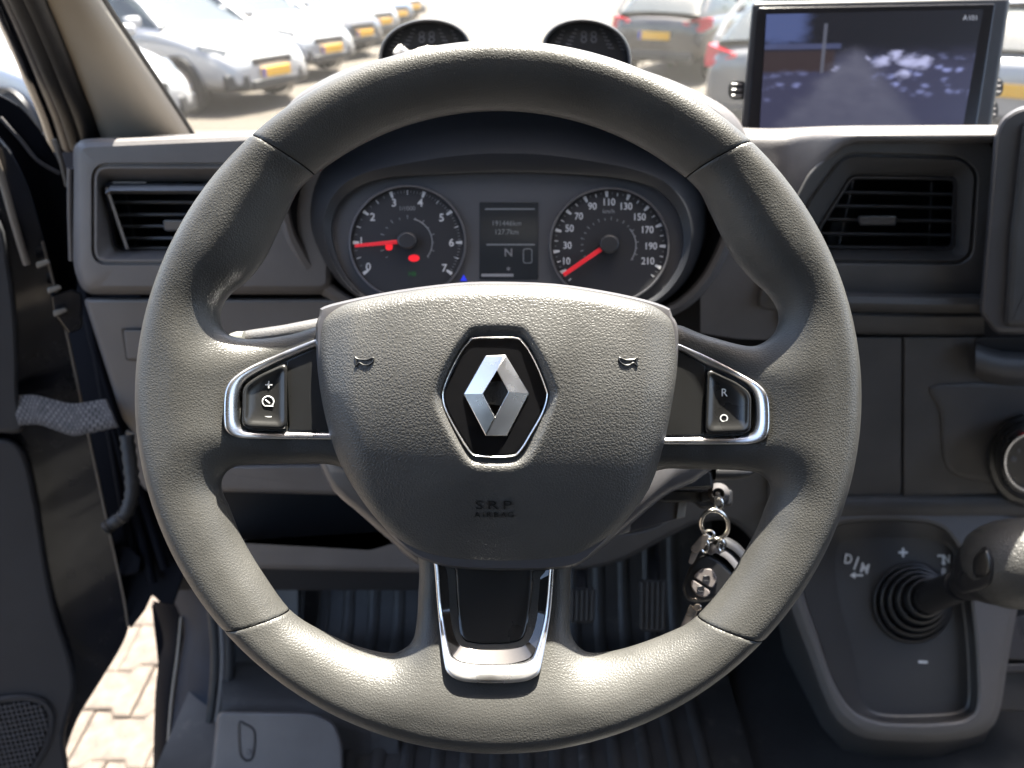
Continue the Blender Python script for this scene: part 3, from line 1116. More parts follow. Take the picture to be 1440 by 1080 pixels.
# ================================================================== air vents
def air_vent(label, hole, c, ybase, slats, vanes, tab, group, trim):
    ctr = put([c], yy(ybase + .04))[0]
    r = root('air_vent', ctr, label, 'air vent', group)
    hh = around(offset(hole, 1.2), c, 96)
    loft('housing', [put(hh, yy(ybase + .014)), put(hh, yy(ybase + .06)), put(offset(hh, 4), yy(ybase + .062))], M_BLACK, r, cap1=True)
    frame = [put(hh, yy(ybase + .016)), put(offset(hh, 1.0), yy(ybase + .010)), put(offset(hh, 3.0), yy(ybase + .010)), put(offset(hh, 4.5), yy(ybase + .014)), put(offset(hh, 4.8), yy(ybase + .03))]
    loft('frame', frame, trim, r)
    for (xa, ya, xb, yb) in slats:
        w = 2.0
        q = [put([(xa, ya - w), (xb, yb - w)], yy(ybase + .016)), put([(xa, ya + w * .5), (xb, yb + w * .5)], yy(ybase + .0145)), put([(xa, ya + w), (xb, yb + w)], yy(ybase + .016)),
             put([(xa, ya + w + 1), (xb, yb + w + 1)], yy(ybase + .040)), put([(xa, ya - w + 1), (xb, yb - w + 1)], yy(ybase + .040))]
        n = len(q)
        v = np.vstack(q)
        f = [(2 * i, 2 * i + 1, (2 * i + 3) % (2 * n), (2 * i + 2) % (2 * n)) for i in range(n)]
        mesh_obj('slat', v, f, trim, r, 40)
    for (xa, ya, xb, yb) in vanes:
        w = 1.2
        q = [put([(xa - w, ya), (xb - w, yb)], yy(ybase + .026)), put([(xa + w, ya), (xb + w, yb)], yy(ybase + .026)), put([(xa + w, ya), (xb + w, yb)], yy(ybase + .05)), put([(xa - w, ya), (xb - w, yb)], yy(ybase + .05))]
        v = np.vstack(q)
        f = [(2 * i, 2 * i + 1, (2 * i + 3) % 8, (2 * i + 2) % 8) for i in range(4)]
        mesh_obj('vane', v, f, M_SMOOTH, r, 40)
    x0, y0, x1, y1 = tab
    panel('adjuster_tab', rounded([(x0, y0), (x1, y0), (x1 - 2, y1), (x0 + 2, y1)], 4, 3), yy(ybase + .008), .02, 2.5, trim, r, rm=.002)
    return r


M_SLAT = material('vent_slat_plastic', (.09, .09, .095), .35, spec=.5, dust=((.2, .19, .17), 120, .6, .3))
M_SLATD = material('black_slat_plastic', (.055, .055, .06), .32, spec=.55)
lv = air_vent('grey slatted air vent in the pod beside the pillar, tilted louvre lip on top', vent_hole, (235, 304), Y1 + .012,
              [(151, 284, 332, 285), (160, 302, 332, 302), (166, 318, 332, 318), (174, 335, 332, 335)], [(176, 266, 192, 350), (300, 262, 300, 350)], (229, 309, 268, 325), 'dashboard air vents', M_SLAT)
lip = [put([(150, 264), (156, 258), (330, 258)], yy(Y1 + .020)), put([(148, 268), (155, 262), (330, 262)], yy(Y1 + .004)), put([(148, 272), (155, 268), (330, 268)], yy(Y1 + .002)), put([(150, 275), (158, 271), (330, 272)], yy(Y1 + .008)), put([(152, 276), (160, 273), (330, 273)], yy(Y1 + .03))]
loft('louvre_lip', lip, M_SLAT, lv, closed=False, sharp=50)
side_bar = [put([(147, 266), (176, 352)], yy(Y1 + .02)), put([(148, 264), (177, 350)], yy(Y1 + .006)), put([(152, 264), (181, 350)], yy(Y1 + .006)), put([(154, 266), (183, 352)], yy(Y1 + .03))]
loft('louvre_side', side_bar, M_SLAT, lv, closed=False, sharp=50)
air_vent('black air vent with crossed slats set in the plate under the bright dash pad', rv_hole, (1245, 300), Y2 + .014,
         [(1178, 270, 1344, 273), (1168, 289, 1344, 292), (1152, 308, 1344, 311), (1146, 328, 1344, 331)], [(1200, 254, 1180, 345), (1310, 254, 1306, 345)], (1206, 303, 1262, 317), 'dashboard air vents', M_SLATD)

# ================================================================== instrument cluster
M_DIAL = material('dial_face', (.016, .016, .019), .45)
M_CFACE = material('cluster_face', (.055, .055, .06), .5, mottle=(15, .05))
M_RINGM = material('dial_ring', (.34, .34, .37), .3, metal=.9)
M_RED = material('red_needle', (.6, .015, .025), .45, emit=(1, .02, .03, .015))
M_REDLIT = material('red_warning_light', (.6, .01, .02), .4, emit=(1, .02, .03, .07))
M_GREENLIT = material('green_tell_tale', (.01, .05, .015), .4, emit=(.02, .25, .05, .02))
M_BLUELIT = material('blue_tell_tale', (.02, .03, .5), .4, emit=(.03, .06, 1, .05))
M_NUM = material('dial_numerals', (.48, .48, .49), .5)
M_NUMD = material('dim_numerals', (.2, .2, .21), .5)
M_LCD = material('unlit_display', (.017, .02, .024), .2, spec=.6)
M_LCDTXT = material('display_segments', (.17, .18, .19), .4)
cl = root('instrument_cluster', at_d((715, 345), CLD + .01)[0], 'instrument cluster with rev counter, speedometer and small display under the hood', 'instrument cluster')
panel('cluster_face', offset(CL_OUT, -2), ('d', CLD), .015, 3, M_CFACE, cl)


def gauge(name, cx, cy, rx, ry):
    o = panel(name, ellipse(cx, cy, rx, ry, 72), ('d', CLD - .0015), .003, 1, M_DIAL, cl, rm=.0004)
    o2 = ellipse(cx, cy, rx, ry, 72)
    loft('bezel_ring', [put(offset(o2, -2.0), ('d', CLD - .0002)), put(offset(o2, -1.0), ('d', CLD - .0055)), put(offset(o2, .4), ('d', CLD - .0055)), put(offset(o2, 1.4), ('d', CLD - .0012))], M_RINGM, o)
    return o


def tick(g, cx, cy, rx, ry, ang, r0, r1, w, mat):
    a = math.radians(ang)
    c, s = math.cos(a), math.sin(a)
    n = np.array([s, c]) * w / 2
    p = np.array([cx + c * rx * r1, cy - s * ry * r1])
    q = np.array([cx + c * rx * r0, cy - s * ry * r0])
    P = np.array([p + n, p - n, q - n * .55, q + n * .55])
    D = CLD - .0019
    v = np.vstack([put(P, ('d', D)), put(P, ('d', D + .0006))])
    mesh_obj('tick', v, [(0, 1, 2, 3), (7, 6, 5, 4), (0, 4, 5, 1), (1, 5, 6, 2), (2, 6, 7, 3), (3, 7, 4, 0)], mat, g, 30)


TD = ('d', CLD - .0016)
cx, cy, rx, ry = 573, 341, 81, 79
g1 = gauge('rev_counter', cx, cy, rx, ry)
a_of = lambda k: 216 - 36 * k                     # 0..7
for k, (nx_, ny_) in enumerate([(518, 375), (508, 338), (524, 305), (554, 285), (591, 285), (621, 306), (635, 341), (625, 377)]):
    text('numeral', str(k), nx_, ny_, 11 if k != 1 else 9, TD, M_NUM, g1, th=.0003, thick=.01)
for k in range(8):
    tick(g1, cx, cy, rx, ry, a_of(k), .84, .95, 5, M_NUM)
    if k < 7:
        tick(g1, cx, cy, rx, ry, a_of(k + .5), .85, .93, 1.6, M_NUM)
        for q in ((.1, .2, .3, .4, .6, .7, .8, .9) if k > 2 else (.25, .75)):
            tick(g1, cx, cy, rx, ry, a_of(k + q), .88, .92, 1.1, M_NUMD)
for k in range(15):
    tick(g1, cx, cy, rx, ry, 216 - 18 * k + 0, .42, .49 if k % 2 else .46, 1.4, M_NUMD)
arc = [(cx + .43 * rx * math.cos(a), cy - .43 * ry * math.sin(a)) for a in np.radians(np.linspace(75, -35, 22))]
tube('scale_arc', put(arc, ('d', CLD - .0018)), .0005, M_NUMD, g1, n=5)
text('legend', '1/1000', 573, 293, 6, TD, M_NUMD, g1, th=.0003, thick=0)
nd = np.array([(499, 343.5), (499, 348), (560, 343), (560, 337)])
panel('needle', nd, ('d', CLD - .008), .0012, .6, M_RED, g1, rm=.0005)
panel('needle_hub', ellipse(572, 338, 14, 12, 28), ('d', CLD - .010), .008, 3, M_DIAL, g1, rm=.002)
panel('warning_light', rounded([(542, 340), (552, 340), (552, 352), (542, 352)], 4, 3), TD, .0005, .4, M_REDLIT, g1, rm=.0002)
panel('warning_light', ellipse(582, 363, 8, 5, 18), TD, .0005, .4, M_REDLIT, g1, rm=.0002)
text('warning_light', 'HB', 580, 385, 6, TD, M_GREENLIT, g1, th=.0003)
cx, cy, rx, ry = 857, 345, 83, 80
g2 = gauge('speedometer', cx, cy, rx, ry)
for t_, nx_, ny_ in (('10', 797, 367), ('30', 798, 345), ('50', 801, 321), ('70', 814, 304), ('90', 833, 290), ('110', 857, 284), ('130', 881, 290), ('150', 900, 305), ('170', 911, 323), ('190', 916, 346), ('210', 911, 367)):
    text('numeral', t_, nx_, ny_, 10, TD, M_NUM, g2, th=.0003, thick=.01, sx=.9)
for k in range(23):
    sp = k * 10
    an = 222 - sp * (264 / 225)
    big = (k % 2 == 1)
    tick(g2, cx, cy, rx, ry, an, .85 if big else .87, .955 if big else .93, 5.0 if big else 1.8, M_NUM)
    if k < 22:
        tick(g2, cx, cy, rx, ry, an - 5.9, .90, .93, 1.2, M_NUMD)
for k in range(19):
    tick(g2, cx, cy, rx, ry, 205 - 13.2 * k, .44, .50 if k % 2 else .48, 1.5, M_NUMD)
arc = [(cx + .45 * rx * math.cos(a), cy - .45 * ry * math.sin(a)) for a in np.radians(np.linspace(40, -35, 18))]
tube('scale_arc', put(arc, ('d', CLD - .0018)), .0005, M_NUMD, g2, n=5)
text('legend', 'km/h', 856, 297, 6, TD, M_NUMD, g2, th=.0003, thick=0)
panel('needle', np.array([(791, 384), (794, 389), (847, 353), (843, 348)]), ('d', CLD - .008), .0012, .6, M_RED, g2, rm=.0005)
panel('needle_hub', ellipse(857, 343, 14, 13, 28), ('d', CLD - .010), .008, 3, M_BLACK, g2, rm=.002)
dsp = panel('display', rounded([(674, 284), (757, 284), (757, 393), (674, 393)], 2, 2), ('d', CLD - .0008), .002, .6, M_LCD, cl, rm=.0004)
DD = ('d', CLD - .0009)
text('readout', '191446km', 713, 314, 7, DD, M_LCDTXT, dsp, th=.0002, thick=0)
text('readout', '127.7km', 713, 326, 7, DD, M_LCDTXT, dsp, th=.0002, thick=0)
text('readout', 'N', 715, 355, 11, DD, M_NUMD, dsp, th=.0002, thick=.01)
panel('divider', [(684, 343), (752, 343), (752, 345), (684, 345)], DD, .0006, .2, M_LCDTXT, dsp, rm=.0002)
panel('divider', [(682, 293), (752, 293), (752, 295), (682, 295)], DD, .0006, .2, M_LCDTXT, dsp, rm=.0002)
panel('bar_segment', [(677, 385), (722, 385), (722, 389), (677, 389)], DD, .0006, .2, M_NUMD, dsp, rm=.0002)
text('readout', '*', 715, 378, 6, DD, M_NUMD, dsp, th=.0002)
tube('selector_symbol', put(rrect(736, 350, 748, 370, 3), DD), .0004, M_LCDTXT, dsp, n=5, closed=True)
panel('blue_light', [(652, 386), (657, 395), (647, 395)], ('d', CLD - .001), .001, .3, M_BLUELIT, cl, rm=.0002)

# ================================================================== parking distance displays on the hood
M_LENS = material('smoked_display_lens', (.014, .015, .017), .12, spec=.5)
M_SEG = material('unlit_segments', (.045, .045, .05), .5)
M_SEALANT = material('white_sealant', (.7, .68, .64), .7, mottle=(200, .2))


def distance_display(cx, cy, rx, label, mirror):
    r = root('distance_display', at_d((cx, 90), .735)[0], label, 'display', 'parking distance displays')
    a = np.linspace(math.pi, 0, 25)
    top = np.stack([cx + rx * np.cos(a), 80 - 53 * np.sin(a) ** .82], 1)
    shape = np.vstack([top, [(cx + rx * .98, 96), (cx + rx * .6, 102), (cx - rx * .6, 102), (cx - rx * .98, 96)]])
    shape = shape + np.stack([(shape[:, 1] - 80) * -.12 * mirror, 0 * shape[:, 0]], 1)
    cc = (cx, 72)
    A = around(shape, cc, 72)
    d = .725
    loft('shell', [put(offset(A, 8), ('d', d + .05)), put(A, ('d', d + .035)), put(offset(A, -1), ('d', d + .005)), put(offset(A, .4), ('d', d)), put(offset(A, 3), ('d', d + .001)), put(offset(A, 5), ('d', d + .012))], M_BLACK, r, cap0=True, sharp=40)
    ln = panel('lens', offset(A, 4.5), ('d', d + .011), .003, 1, M_LENS, r)
    for k in (-1, 1):
        text('digit', '8', cx + 3 + k * 7, 52, 17, ('d', d + .0108), M_SEG, ln, th=.0003, thick=0, sx=.85)
        for j in range(6):
            for q in (24, 42):
                x0 = cx + 3 + k * (q - 6 + j * 2.6)
                w = 5 + j * .8
                y0 = 40 + j * 5.2 + (2 if q > 30 else 0)
                panel('bar_segment', [(x0 - w / 2, y0), (x0 + w / 2, y0 + 1), (x0 + w / 2, y0 + 3), (x0 - w / 2, y0 + 2)], ('d', d + .0107), .0003, .2, M_SEG, ln, rm=.0001)
    return r


dd1 = distance_display(597, 72, 64, 'oval hooded distance display with white sealant along its foot', 1)
distance_display(825, 72, 62, 'oval hooded distance display in front of the dark van', -1)
sp = catmull([(557, 74), (562, 64), (567, 68), (577, 73), (590, 70), (606, 66), (622, 68), (640, 72)], 4, False)
rr = .0022 + .0014 * RNG.random(len(sp))
tube('sealant_bead', put(sp + [0, 3], ('d', .722)), rr, M_SEALANT, dd1, n=8)

# ================================================================== rear camera monitor
def screen_material():
    m = bpy.data.materials.new('monitor_picture')
    m.use_nodes = True
    nt = m.node_tree
    b = nt.nodes['Principled BSDF']
    b.inputs['Base Color'].default_value = (.006, .006, .008, 1)
    b.inputs['Roughness'].default_value = .25
    tc = nt.nodes.new('ShaderNodeTexCoord')
    sp = nt.nodes.new('ShaderNodeSeparateXYZ')
    nt.links.new(tc.outputs['UV'], sp.inputs[0])

    def mth(op, a, b_=None, c=None):
        n = nt.nodes.new('ShaderNodeMath')
        n.operation = op
        for i, q in enumerate((a, b_, c)):
            if q is None:
                continue
            if isinstance(q, (int, float)):
                n.inputs[i].default_value = q
            else:
                nt.links.new(q, n.inputs[i])
        return n.outputs[0]

    def ramp(v, a, b_):
        n = nt.nodes.new('ShaderNodeMapRange')
        n.interpolation_type = 'SMOOTHSTEP'
        n.inputs['From Min'].default_value = a
        n.inputs['From Max'].default_value = b_
        nt.links.new(v, n.inputs['Value'])
        return n.outputs['Result']

    def mix(f, a, b_):
        n = nt.nodes.new('ShaderNodeMix')
        n.data_type = 'RGBA'
        nt.links.new(f, n.inputs['Factor'])
        for k, q in (('A', a), ('B', b_)):
            if isinstance(q, tuple):
                n.inputs[k].default_value = (*q, 1)
            else:
                nt.links.new(q, n.inputs[k])
        return n.outputs['Result']
    u, v = sp.outputs[0], sp.outputs[1]
    no = nt.nodes.new('ShaderNodeTexNoise')
    no.inputs['Scale'].default_value = 11
    no.inputs['Detail'].default_value = 5
    nt.links.new(tc.outputs['UV'], no.inputs['Vector'])
    nz = no.outputs['Fac']
    uw = mth('ADD', u, mth('MULTIPLY', mth('SUBTRACT', nz, .5), .10))
    vw = mth('ADD', v, mth('MULTIPLY', mth('SUBTRACT', nz, .5), .14))
    # trees dark at the top, blue sky at the upper left
    col = mix(ramp(vw, .5, .75), (.05, .052, .10), (.012, .013, .018))
    skyf = mth('MULTIPLY', ramp(vw, .70, .80), ramp(uw, .24, .14))
    col = mix(skyf, col, (.08, .11, .26))
    # long building on the left
    bl = mth('MULTIPLY', mth('MULTIPLY', ramp(v, .48, .52), ramp(v, .70, .66)), ramp(u, .35, .32))
    col = mix(bl, col, (.045, .032, .034))
    wl_ = mth('MULTIPLY', mth('MULTIPLY', ramp(v, .69, .70), ramp(v, .75, .73)), ramp(u, .37, .35))
    col = mix(mth('MULTIPLY', wl_, .6), col, (.10, .12, .25))
    # lamp post
    po = mth('MULTIPLY', mth('MULTIPLY', ramp(u, .268, .273), ramp(u, .291, .286)), mth('MULTIPLY', ramp(v, .48, .5), ramp(v, .92, .9)))
    col = mix(mth('MULTIPLY', po, .7), col, (.14, .15, .20))
    # row of light cars left and right of the lane
    blot = nt.nodes.new('ShaderNodeTexVoronoi')
    blot.inputs['Scale'].default_value = 16
    nt.links.new(tc.outputs['UV'], blot.inputs['Vector'])
    bd = mth('MULTIPLY', ramp(blot.outputs['Distance'], .6, .05), ramp(nz, .40, .62))
    band = mth('MULTIPLY', mth('MULTIPLY', ramp(vw, .25, .4), ramp(vw, .68, .55)), ramp(u, .48, .56))
    band2 = mth('MULTIPLY', mth('MULTIPLY', ramp(vw, .2, .35), ramp(vw, .55, .45)), ramp(u, .3, .22))
    col = mix(mth('MULTIPLY', mth('MAXIMUM', band, mth('MULTIPLY', band2, .6)), bd), col, (.34, .38, .75))
    for cu, cv, rr_ in ((.62, .635, .05), (.69, .585, .07), (.56, .575, .06), (.75, .555, .06), (.67, .47, .05), (.35, .53, .03), (.5, .62, .03)):
        dist = mth('SQRT', mth('ADD', mth('POWER', mth('SUBTRACT', uw, cu), 2), mth('POWER', mth('MULTIPLY', mth('SUBTRACT', vw, cv), .9), 2)))
        col = mix(mth('MULTIPLY', ramp(dist, rr_, rr_ * .1), .9), col, (.6, .62, .95))
    # the lane itself
    half = mth('ADD', mth('MULTIPLY', mth('SUBTRACT', .72, v), .50), .012)
    lane = mth('MULTIPLY', ramp(mth('SUBTRACT', half, mth('ABSOLUTE', mth('SUBTRACT', uw, .43))), -.06, .07), ramp(v, .76, .62))
    lanec = mix(nz, (.08, .083, .13), (.17, .175, .235))
    col = mix(mth('MULTIPLY', lane, mth('ADD', .55, mth('MULTIPLY', v, .6))), col, lanec)
    nt.links.new(col, b.inputs['Emission Color'])
    b.inputs['Emission Strength'].default_value = .10
    return m


M_SCREEN = screen_material()
M_GLASSBLK = material('monitor_border', (.01, .01, .012), .18, spec=.5)
mon = root('camera_monitor', at_y((1230, 178), .84)[0], 'black reversing camera monitor standing on the dash, showing a blue-tinted lane', 'monitor')
MQ = np.array([(1058, 3), (1421, -4), (1391, 196), (1040, 196)], float)
md = lambda px, py: .735 - .028 * (540 - py - 345) / 175
mpos = ('d', lambda px, py: .79 - (180 - py) * .00012)
panel('housing', rounded(MQ, 7, 4), mpos, .03, 4, M_BLACK, mon, rm=.004)
panel('screen_border', rounded([(1066, 11), (1400, 5), (1372, 190), (1050, 190)], 4, 3), shift(mpos, -.0015), .004, 1.5, M_GLASSBLK, mon, rm=.0006)
q4 = np.array([(1078, 20), (1383, 13), (1353, 184), (1068, 184)], float)
n_ = 8
vv, uvs, ff = [], [], []
for i in range(n_ + 1):
    for j in range(n_ + 1):
        s_, t_ = j / n_, i / n_
        p = (1 - t_) * ((1 - s_) * q4[0] + s_ * q4[1]) + t_ * ((1 - s_) * q4[3] + s_ * q4[2])
        vv.append(put([p], shift(mpos, -.0024))[0])
        uvs.append((s_, 1 - t_))
for i in range(n_):
    for j in range(n_):
        a = i * (n_ + 1) + j
        ff.append((a, a + 1, a + n_ + 2, a + n_ + 1))
scr = mesh_obj('screen', vv, ff, M_SCREEN, mon, None)
uvl = scr.data.uv_layers.new(name='UVMap')
for lp in scr.data.loops:
    uvl.data[lp.index].uv = uvs[lp.vertex_index]
text('screen_caption', 'A101', 1364, 25, 7, shift(mpos, -.0026), M_NUM, mon, th=.0002, thick=0)
for px, py in ((1036, 127), (1399, 122), (1392, 154)):
    s_ = -1 if px < 1100 else 1
    pk = put(ellipse(px, py, 7, 13, 16), ('d', .802))
    k_ = root  # noqa
    loft('clamp_knob', [pk + RT * (.004 * s_), pk * 1.0, pk - RT * (.006 * s_)], M_BLACK, mon, cap0=True, cap1=True)
    for j in (-8, 0, 8):
        tube('knob_rib', put([(px - 7, py + j), (px + 7, py + j)], ('d', .794)), .0016, M_SMOOTH, mon, n=6)

# ================================================================== steering column, stalks, ignition
colm = root('steering_column', at_d((700, 640), .60)[0], 'dark plastic steering column shroud with stalks behind the wheel', 'steering column')
SHR = catmull([(448, 640), (452, 660), (470, 692), (505, 722), (548, 760), (600, 800), (700, 812), (800, 800), (860, 760), (905, 722), (940, 694), (1000, 662), (1008, 600), (900, 556), (700, 540), (520, 560)], 5)
sc_ = around(SHR, (700, 660), 96)
loft('shroud', [put(sc_ + (np.array((700, 640)) - sc_) * .12, ('d', .74)), put(sc_, ('d', .56)), put(sc_, ('d', .495)), put(offset(sc_, 4), ('d', .487)), put(offset(sc_, 10), ('d', .485))], M_SMOOTH, colm, cap0=True, cap1=True)
# left stalk
M_STALKTIP = material('grey_stalk_tip', (.15, .15, .135), .5)
tube('left_stalk', put([(336, 478), (352, 476), (400, 470), (470, 458), (560, 480)], ('d', .478)), [.0048, .0055, .006, .007, .009], M_DASHD, colm, n=12)
tube('stalk_tip', put([(321, 480), (326, 478), (334, 477.5), (344, 477)], ('d', .472)), [.002, .0042, .0052, .005], M_STALKTIP, colm, n=12)
panel('right_stalk', rounded([(880, 660), (1002, 662), (1004, 687), (870, 692)], 5, 3), ('d', .53), .03, 4, M_BLACK, colm, rm=.006)
tube('right_stalk_tip', put([(1004, 664), (1030, 664), (1052, 663), (1064, 662)], ('d', .535)), [.0058, .0056, .0045, .001], M_BLACK, colm, n=12)
panel('switch_block', rounded([(905, 690), (1030, 688), (1030, 712), (985, 716), (975, 706), (930, 706)], 5, 3), ('d', .56), .05, 4, M_BLACK, colm, rm=.004)
barrel = ellipse(1010, 694, 11, 10, 24)
loft('ignition_barrel', [put(offset(barrel, -5), ('d', .58)), put(offset(barrel, -5), ('d', .555)), put(barrel, ('d', .548)), put(offset(barrel, 2), ('d', .545)), put(offset(barrel, 4), ('d', .55))], M_SMOOTH, colm, cap1=True)
panel('cable_box', rounded([(986, 690), (1000, 690), (1000, 704), (986, 706)], 3, 3), ('d', .553), .02, 2, M_BLACK, colm, rm=.002)
# angled grey trim plate with bare metal edges under the column
M_BARE = material('dull_bare_metal', (.32, .31, .29), .45, metal=.6, mottle=(90, .25))
brk = root('column_bracket', at_d((925, 720), .62)[0], 'dark flat plate with dull metal edges beneath the steering column', 'bracket')
panel('plate', [(893, 700), (948, 686), (966, 686), (961, 728), (872, 752), (862, 745)], ('d', .60), .006, 1, M_SMOOTH, brk, rm=.001)
panel('metal_edge', [(957, 684), (969, 684), (963, 727), (951, 730)], ('d', .597), .006, 1, M_BARE, brk, rm=.001)
panel('metal_edge', [(889, 728), (885, 748), (870, 752), (868, 748)], ('d', .597), .006, 1, M_BARE, brk, rm=.001)

# ================================================================== keys
M_KEYMET = material('worn_key_metal', (.62, .53, .46), .3, metal=1, rvar=.1, mottle=(150, .15))
M_RINGMET = material('steel_key_ring', (.66, .63, .58), .22, metal=1, rvar=.08)
M_FOB = material('black_key_fob', (.016, .016, .018), .42, mottle=(60, .1))
M_FOBBTN = material('grey_fob_buttons', (.17, .15, .145), .5, mottle=(80, .1))
KD = .53
kr = root('key_ring', at_d((1006, 735), KD)[0], 'steel split ring with small chain hanging from the ignition key', 'key ring')
a = np.linspace(0, 2 * math.pi, 40, endpoint=False)
ringp = put(np.stack([1005 + 19 * np.cos(a) + 4 * np.sin(a), 738 + 22 * np.sin(a)], 1), ('d', KD)) + np.outer(np.sin(a) * .004, FW)
tube('ring', ringp, .0016, M_RINGMET, kr, n=8, closed=True)
for k, (x, y, w, h_) in enumerate(((1011, 710, 5, 9), (997, 752, 7, 6), (991, 768, 5, 9), (1014, 767, 4, 8))):
    q = np.stack([x + w * np.cos(a), y + h_ * np.sin(a)], 1)
    tube('chain_link', put(q, ('d', KD - .002 - .001 * (k % 2))), .0010, M_RINGMET, kr, n=6, closed=True)
ik = root('ignition_key', at_d((1009, 698), .545)[0], 'key stuck in the ignition barrel with dark head', 'key')
panel('blade', [(1006, 692), (1012, 692), (1012, 700), (1006, 700)], ('d', .535), .02, .5, M_KEYMET, ik, rm=.0005)
panel('head', rounded([(1003, 697), (1016, 697), (1017, 712), (1004, 713)], 4, 3), ('d', .532), .006, 1.5, M_FOB, ik, rm=.001)
fob = root('key_fob', at_d((1000, 815), KD)[0], 'black remote key fob with two grey lock buttons hanging under the ring', 'key fob')
fp = rounded([(972, 792), (990, 776), (1012, 786), (1040, 812), (1020, 836), (995, 848), (966, 846), (958, 826)], 14, 4)
panel('body', fp, ('d', KD + .002), .012, 6, M_FOB, fob, rm=.005)
panel('button', rounded([(986, 799), (1002, 800), (1009, 814), (1002, 829), (974, 811)], 6, 3), ('d', KD - .0005), .003, 1.6, M_FOBBTN, fob, rm=.001)
panel('button', rounded([(973, 814), (1000, 832), (994, 841), (980, 838), (971, 824)], 6, 3), ('d', KD - .0005), .003, 1.6, M_FOBBTN, fob, rm=.001)
for bx, by in ((993, 813), (985, 828)):
    tube('button_symbol', put(rrect(bx - 4, by - 3, bx + 5, by + 4, 1.5, 2), ('d', KD - .0007)), .0004, M_FOB, fob, n=5, closed=True)
strap_ = put(catmull([(992, 774), (1004, 768), (1024, 778), (1040, 798), (1046, 815)], 5, False), ('d', KD + .006))
tube('strap', strap_, .0065, M_SMOOTH, fob, n=8, flat=.4)
tube('strap', strap_ + RT * .006 + UP * .004, .005, M_FOB, fob, n=8, flat=.4)
sk1 = root('small_key', at_d((979, 780), KD)[0], 'small worn brass-toned key beside the chain links', 'key')
panel('bow', rounded([(987, 752), (998, 752), (990, 772), (976, 778), (970, 772)], 4, 3), ('d', KD - .004), .002, .8, M_KEYMET, sk1, rm=.0006)
panel('blade', rounded([(972, 776), (984, 774), (974, 794), (968, 792)], 3, 3), ('d', KD - .003), .002, .8, M_KEYMET, sk1, rm=.0006)
sk2 = root('flat_key', at_d((972, 868), KD)[0], 'flat coppery key end with rivet hanging below the remote fob', 'key')
panel('blade', [(970, 850), (982, 856), (976, 872), (960, 884), (957, 882)], ('d', KD), .002, .6, M_KEYMET, sk2, rm=.0005)
panel('rivet', ellipse(981, 854, 6, 5, 16), ('d', KD - .002), .004, 1.5, M_KEYMET, sk2, rm=.001)

# ================================================================== gear console and lever
M_GEAR = material('gear_console_plastic', (.058, .057, .058), .48, grain=(.0013, .22), mottle=(10, .08))
M_GEARP = material('gear_plate_plastic', (.055, .054, .055), .4, mottle=(10, .12), dust=((.09, .07, .05), 22, .62, .35))
M_BEZ = material('light_grey_bezel', (.125, .122, .122), .55, grain=(.0013, .3), mottle=(12, .06))
GD = .90
gc = root('gear_console', (at_d((1275, 1040), GD + .05)[0][0], at_d((1275, 1040), GD)[0][1] + .06, FLOOR_Z), 'dark gear console plate with grey frame and white shift markings', 'gear console')
GO = catmull([(1140, 738), (1118, 780), (1108, 815), (1118, 851), (1142, 915), (1168, 983), (1190, 1014), (1222, 1030), (1280, 1034), (1336, 1033), (1378, 1023), (1398, 999), (1410, 930), (1423, 858), (1436, 790), (1440, 740), (1400, 720), (1300, 716), (1190, 720)], 5)
GI = catmull([(1176, 740), (1144, 770), (1128, 805), (1131, 836), (1150, 893), (1172, 956), (1196, 994), (1227, 1011), (1270, 1016), (1336, 1014), (1363, 1006), (1373, 987), (1371, 913), (1365, 855), (1356, 790), (1340, 760), (1322, 742), (1290, 734), (1230, 733)], 5)
GP = catmull([(1186, 761), (1174, 775), (1173, 795), (1182, 850), (1200, 920), (1208, 975), (1222, 1000), (1258, 1008), (1330, 1006), (1356, 999), (1364, 982), (1362, 913), (1356, 855), (1346, 785), (1336, 767), (1318, 759), (1290, 756), (1220, 756)], 5)
gcc = (1270, 870)
g0, g1_, g2_ = around(GO, gcc, 140), around(GI, gcc, 140), around(GP, gcc, 140)
out_far = g0 + (g0 - np.array(gcc)) * .05
loft('console_frame', [put(out_far, ('d', GD + .16)), put(out_far, ('d', GD + .012)), put(g0, ('d', GD - .002)), put(offset(g0, 4), ('d', GD - .006)), put(offset(g1_, -6), ('d', GD - .007)), put(offset(g1_, -2), ('d', GD - .005)), put(g1_, ('d', GD)), put(g1_, ('d', GD + .03))], M_BEZ, gc, sharp=35)
loft('shift_plate', [put(g1_, ('d', GD + .004)), put(offset(g1_, .8), ('d', GD + .0005)), put(g2_ * .95 + g1_ * .05, ('d', GD + .016)), put(offset(g2_, 3), ('d', GD + .018))], M_GEARP, gc, cap1=True, sharp=30)
GT = ('d', GD + .0168)
text('shift_marking', 'D', 1193, 786, 14, GT, M_WHITE, gc, th=.0004, thick=.015, rot=math.radians(8), sx=.8)
text('shift_marking', '/', 1204, 792, 18, GT, M_WHITE, gc, th=.0004, thick=.015, rot=math.radians(4))
text('shift_marking', 'M', 1216, 799, 14, GT, M_WHITE, gc, th=.0004, thick=.015, rot=math.radians(14), sx=.85)
for (xa, xb, yy_) in ((1200, 1216, 809),):
    panel('shift_arrow', [(1195, yy_), (1203, yy_ - 5), (1203, yy_ - 1.3), (1214, yy_ - 1.3), (1214, yy_ + 1.3), (1203, yy_ + 1.3), (1203, yy_ + 5)], ('d', GD + .0166), .0008, .2, M_WHITE, gc, rm=.0002)
